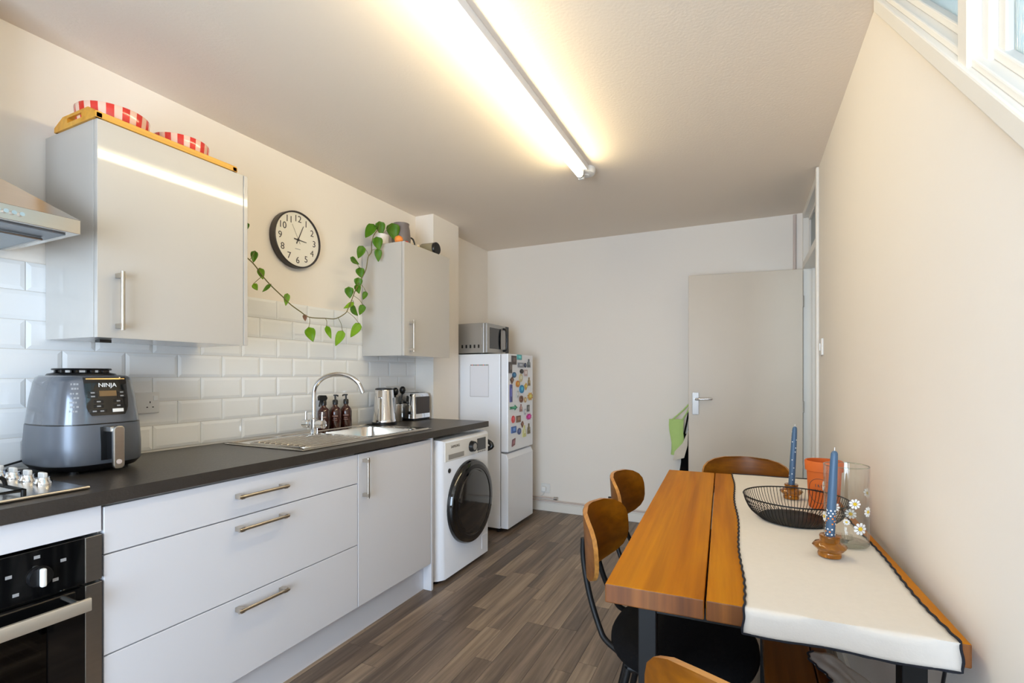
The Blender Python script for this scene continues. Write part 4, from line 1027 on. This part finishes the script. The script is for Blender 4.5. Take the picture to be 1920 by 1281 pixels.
def candle(x, y, L, tilt, lb, marks):
    z0 = TT+.0365; t = thing('taper_candle', lb, 'candle', (x, y, z0), 0, 'blue painted taper candles')
    f = lambda h: (x+tilt[0]*h, y+tilt[1]*h, z0+h)
    pr_ = [(0, .0095), (.02, .0108), (L*.5, .0105), (L*.9, .0088), (L*.97, .0078), (L*.992, .0055), (L, .002)]
    B().rings([[(f(h)[0]+r_*math.cos(2*PI*i/20), f(h)[1]+r_*math.sin(2*PI*i/20), f(h)[2]) for i in range(20)] for h, r_ in pr_]).build('wax', CANDLE, t, smooth=50)
    B().tube([f(L-.002), f(L+.009)], .0009, 6).build('wick', WHITEP, t)
    def rad(h):
        for (a_, ra), (c_, rc) in zip(pr_, pr_[1:]):
            if a_ <= h <= c_: return ra+(rc-ra)*(h-a_)/(c_-a_)
        return .005
    for a, h, s_, m_ in marks:
        r_ = rad(h)+.0002; c_ = Vector(f(h)); o_ = Vector((math.cos(a), math.sin(a), 0)); up = Vector((0, 0, 1)); sd = o_.cross(up)
        q = c_+o_*r_; ring = [tuple(q+(sd*math.cos(k*PI/4)+up*math.sin(k*PI/4))*s_) for k in range(8)]
        ring2 = [tuple(q+o_*.0006+(sd*math.cos(k*PI/4)+up*math.sin(k*PI/4))*s_*.7) for k in range(8)]
        B().rings([ring, ring2], False, True).build('painted_dot', m_, t)
mk = []; random.seed(3)
for i in range(11):
    for k in range(7):
        if random.random() < .8: mk.append((2*PI*(k+.5*(i % 2))/7, .014+i*.0068, .0023, WHITEPNT if random.random() < .8 else ORANGE))
candle(.196, 1.50, .235, (.045, 0), 'blue taper candle with white painted flowers round its base', mk)
mk = [(2*PI*random.random()-.0, .02+.195*i/26, .0021, WHITEPNT) for i in range(27)]
candle(.156, 2.135, .235, (.05, 0), 'dark blue taper candle with scattered white dots', mk)

# glass vase with painted daisies
vx, vy, vr = .252, 1.632, .0535
vs_ = thing('glass_vase', 'clear glass cylinder vase painted with white daisies', 'vase', (vx, vy, TT))
pf = [(.001, .0002), (vr*.93, .0002), (vr, .005), (vr*1.0, .05), (vr*.985, .12), (vr*1.01, .19), (vr*1.015, .216), (vr*.975, .216), (vr*.965, .19), (vr*.945, .12), (vr*.955, .05), (vr*.93, .014), (.001, .010)]
B().lathe((vx, vy, TT), pf, 48).build('glass_wall', GLASS, vs_, smooth=50)
B().tube([(vx+vr*.995*math.cos(a), vy+vr*.995*math.sin(a), TT+.216) for a in [2*PI*i/48 for i in range(48)]], .0016, 8, True).build('rim', glassy('glass_rim', (.80, .84, .80), .35), vs_, smooth=60)
B().lathe((vx, vy, TT), [(vr*.93, .0004), (vr*.99, .004), (vr*.93, .008)], 48).build('glass_foot', glassy('glass_foot', (.9, .93, .9), .2), vs_, smooth=60)
def on_vase(deg, h, dy, dz, off):
    a = R(deg)+dy/vr; return (vx+(vr*1.02+off)*math.cos(a), vy+(vr*1.02+off)*math.sin(a), TT+h+dz)
for deg, h, s_ in ((-78, .122, .0135), (-38, .100, .0135), (-64, .056, .0165), (-128, .108, .0135), (-165, .072, .014), (-98, .072, .008), (20, .14, .013), (70, .07, .014), (120, .12, .013), (160, .15, .013)):
    fl_ = None
    cen = B(); ring = [on_vase(deg, h, s_*.34*math.cos(k*PI/5), s_*.34*math.sin(k*PI/5), .0010) for k in range(10)]; r2 = [on_vase(deg, h, s_*.3*math.cos(k*PI/5), s_*.3*math.sin(k*PI/5), .0017) for k in range(10)]
    cen.rings([ring, r2]); fl_ = cen.build('daisy_centre', YELLOW, vs_)
    pb = B()
    for k in range(9):
        a0 = 2*PI*k/9
        poly = []
        for rr_, wa in ((.34, .16), (.75, .30), (1.0, .16)): poly.append((rr_, wa))
        pts_ = [(s_*r_*math.cos(a0-w2), s_*r_*math.sin(a0-w2)) for r_, w2 in poly]+[(s_*r_*math.cos(a0+w2), s_*r_*math.sin(a0+w2)) for r_, w2 in poly[::-1]]
        pb.rings([[on_vase(deg, h, p[0], p[1], .0003) for p in pts_], [on_vase(deg, h, p[0], p[1], .0009) for p in pts_]])
    pb.build('daisy_petals', WHITEPNT, fl_)

# terracotta pot
px_, py_ = .248, 2.03
tp_ = thing('terracotta_pot', 'tall orange terracotta pot with a dark printed ring', 'pot', (px_, py_, TT))
B().lathe((px_, py_, TT), [(.044, .0003), (.046, .004), (.0525, .134), (.052, .134), (.047, .125), (.041, .01), (.001, .009)], 40).build('body', TERRA, tp_, smooth=40)
B().lathe((px_, py_, TT+.132), [(.052, -.002), (.0575, 0), (.059, .030), (.057, .034), (.053, .034), (.051, .0), (.049, -.002)], 40, cap=False).build('collar', TERRA, tp_, smooth=40)
def on_pot(u_, z, off=.0006):
    r_ = .046+(.0525-.046)*(z-.004)/.13+off; a = R(-112)+u_/r_; return (px_+r_*math.cos(a), py_+r_*math.sin(a), TT+z)
B().tube([on_pot(.040*math.cos(a), .066+.042*math.sin(a)) for a in [2*PI*i/48 for i in range(48)]], .0007, 5, True).build('printed_ring', INK, tp_)
for i, (u0, z0) in enumerate(((-.012, .084), (-.004, .084), (.006, .084), (-.014, .066), (-.006, .066), (.003, .066), (.012, .066))):
    B().tube([on_pot(u0, z0-.005), on_pot(u0, z0+.005)], .0009, 5).build('printed_stroke', INK, tp_)
    if i % 2: B().tube([on_pot(u0, z0+.005), on_pot(u0+.005, z0-.005)], .0009, 5).build('printed_stroke', INK, tp_)

# ---------------------------------------------------------------- chairs
def make_chair():
    t = thing('dining_chair', '', 'chair', (0, 0, 0), 0, 'plywood and black metal dining chairs')
    # padded seat
    n = 48
    def ring(k, z):
        out = []
        for i in range(n):
            a = 2*PI*i/n; ca, sa = math.cos(a), math.sin(a); e = 2.35
            out.append((.212*k*math.copysign(abs(ca)**(2/e), ca), .205*k*math.copysign(abs(sa)**(2/e), sa), z))
        return out
    B().rings([ring(.90, .418), ring(.97, .424), ring(1, .440), ring(.995, .456), ring(.95, .470), ring(.80, .477), ring(.4, .479), ring(.05, .479)]).build('seat', BLACKF, t, smooth=60, local=True)
    # curved plywood back
    b = B(); nu, nv = 29, 13; aw, bh, zc, th = .198, .100, .716, .013
    def pt(u_, v_, off):
        e = 3.2; hv = (1-abs(v_)**e)**(1/e) if abs(v_) < 1 else 0.0
        s_ = u_*aw*max(hv, .55 if abs(v_) >= 1 else hv)
        z = zc+bh*v_
        # keep the outline rounded: squeeze width near top and bottom
        y = -.283+1.95*s_*s_+.10*(.7-z)*.6
        nx, ny = -2*1.95*s_, 1.0; q = math.hypot(nx, ny)
        return (s_+off*nx/q, y+off*ny/q, z)
    us = [math.sin(PI/2*(2*i/(nu-1)-1)) for i in range(nu)]; vs = [math.sin(PI/2*(2*j/(nv-1)-1)) for j in range(nv)]
    fr = [[pt(u_, v_*.9995, th/2) for u_ in us] for v_ in vs]; bk = [[pt(u_, v_*.9995, -th/2) for u_ in us] for v_ in vs]
    for g in (fr, bk):
        b.cur = 0; b.add([p for r_ in g for p in r_], [(j*nu+i, j*nu+i+1, (j+1)*nu+i+1, (j+1)*nu+i) for j in range(nv-1) for i in range(nu-1)])
    def loop(g): return [g[0][i] for i in range(nu)]+[g[j][nu-1] for j in range(1, nv)]+[g[nv-1][i] for i in range(nu-2, -1, -1)]+[g[j][0] for j in range(nv-2, 0, -1)]
    b.cur = 1; b.rings([loop(fr), loop(bk)], False, False)
    o = b.build('backrest', [PLY, PLYE], t, smooth=50, local=True)
    # frame
    r_ = .0105
    for s_ in (-1, 1):
        B().tube(bez([(s_*.066, -.286, .725), (s_*.068, -.285, .66), (s_*.080, -.262, .56), (s_*.098, -.226, .475), (s_*.108, -.205, .448), (s_*.125, -.16, .430), (s_*.14, -.13, .412)], 5), .009, 10).build('upright', BLACKM, t, smooth=60, local=True)
        B().tube([(s_*.15, .15, .408), (s_*.19, .19, 0)], r_, 10).build('leg', BLACKM, t, smooth=60, local=True)
        B().tube([(s_*.15, -.13, .408), (s_*.19, -.22, 0)], r_, 10).build('leg', BLACKM, t, smooth=60, local=True)
        B().tube([(s_*.15, -.13, .408), (s_*.15, .15, .408)], r_, 10).build('seat_rail', BLACKM, t, smooth=60, local=True)
        for zz in (.712, .668): B().cyl((s_*.067, -.287, zz), (s_*.067, -.274, zz), .006, n=8).build('bolt', BLACKM, t, local=True)
    for y in (-.13, .15): B().tube([(-.15, y, .408), (.15, y, .408)], r_, 10).build('cross_bar', BLACKM, t, smooth=60, local=True)
    return t
def copy_tree(o, parent=None):
    c = o.copy(); C.objects.link(c); c.parent = parent
    for ch in o.children: copy_tree(ch, c)
    return c
ch0 = make_chair()
spots = [((-.168, 1.54, 0), R(-90), 'plywood-backed chair with black seat tucked in, nearest the camera on the floor side'),
         ((-.217, 2.07, 0), R(-92), 'plywood-backed chair farther along the floor side of the table'),
         ((.0, 2.468, 0), R(180), 'plywood-backed chair at the far end in front of the door'),
         ((.095, .985, 0), R(-13), 'plywood-backed chair at the near end, only its top edge in view')]
for i, (l_, rz, lb) in enumerate(spots):
    c = ch0 if i == 0 else copy_tree(ch0)
    c.location = l_; c.rotation_euler = (0, 0, rz); c['label'] = lb

# bench under the table, cloth on it
bn = thing('bench', 'narrow brown wooden bench under the table by the wall', 'bench', (.12, 1.75, 0))
for x0, x1 in ((.045, .165), (.168, .208)): B().box(x0, 1.32, .41, x1, 2.16, .45).build('plank', BENCHW, bn, bevel=.004)
for x in (.05, .165):
    for y in (1.37, 2.09): B().box(x, y, 0, x+.025, y+.025, .4095).build('leg', BLACKM, bn)
for y in (1.37, 2.09): B().box(.075, y+.003, .385, .165, y+.022, .4095).build('cross_rail', BLACKM, bn)
fc_ = thing('folded_cloth', 'crumpled off-white cloth with black edge draped over the bench', 'cloth', (.22, 1.48, .40))
def drape(u_, v_):
    y = 1.33+.27*v_+.01*math.sin(u_*7); x = .175-.02*math.sin(v_*9)+.165*u_
    z = .4545 if x < .208 else .4545-.9*(x-.208)**1.25
    return (x, y, z+.004*abs(math.sin(u_*9+v_*5)))
c_ = B().grid(drape, 24, 24).build('sheet', CLOTH, fc_, smooth=60)
sm = c_.modifiers.new('thickness', 'SOLIDIFY'); sm.thickness = .002; sm.offset = 1
B().tube([tuple(Vector(drape(0, k/40))+Vector((.003*math.sin(k*1.3), 0, .002))) for k in range(41)], .0028, 6).build('stitched_edge', THREAD, fc_, smooth=60)
tag(B().tube(bez([(.362, 1.24, .70), (.364, 1.30, .55), (.358, 1.29, .35), (.34, 1.24, .10), (.33, 1.20, .004), (.32, 1.05, .004)], 8), .0035, 8).build('wall_cable', BLACKP, smooth=60), 'thin dark cable hanging down the wall beside the table leg', 'cable')

# ---------------------------------------------------------------- bags hanging behind the door edge
def bag(name, label, cx, cy, z0, z1, w0, w1, dpt, m, ztop, strap_m, flap=None):
    t = thing(name, label, 'bag', (cx, cy, z0))
    b = B(); rs = []
    for k in range(7):
        f = k/6; w_ = w0+(w1-w0)*f; d_ = dpt*(1-.75*f); z = z0+(z1-z0)*f; xo = .006*math.sin(f*6)
        rs.append([(cx+xo+w_*math.cos(a)*(1+.06*math.sin(5*a+f*4)), cy+d_*math.sin(a), z) for a in [2*PI*i/28 for i in range(28)]])
    b.rings(rs); b.build('body', m, t, smooth=60)
    for s_ in (-1, 1): B().tube(bez([(cx+s_*w1*.7, cy, z1-.01), (cx+s_*w1*.3+(ztop[0]-cx)*.6, (cy+ztop[1])/2, (z1+ztop[2])/2), ztop], 6), .006, 8).build('strap', strap_m, t, smooth=60)
    if flap: flap(t)
    return t
hookp = (-.362, 4.028, 1.045)
bag('tote_bag', 'lime green and cream tote bag hanging behind the open door', -.487, 4.045, .60, .88, .045, .055, .022, LIME, hookp, LIME,
    lambda t: B().prism([(-.512, .56), (-.43, .585), (-.405, .68), (-.40, .80), (-.44, .70), (-.50, .63)], 'Y', 4.012, 4.022).build('cream_panel', CREAM, t))
bag('black_bag', 'black cloth bag hanging low behind the door edge', -.425, 4.122, .42, .76, .060, .024, .024, BLACKF, (-.40, 4.135, 1.0), BLACKF)
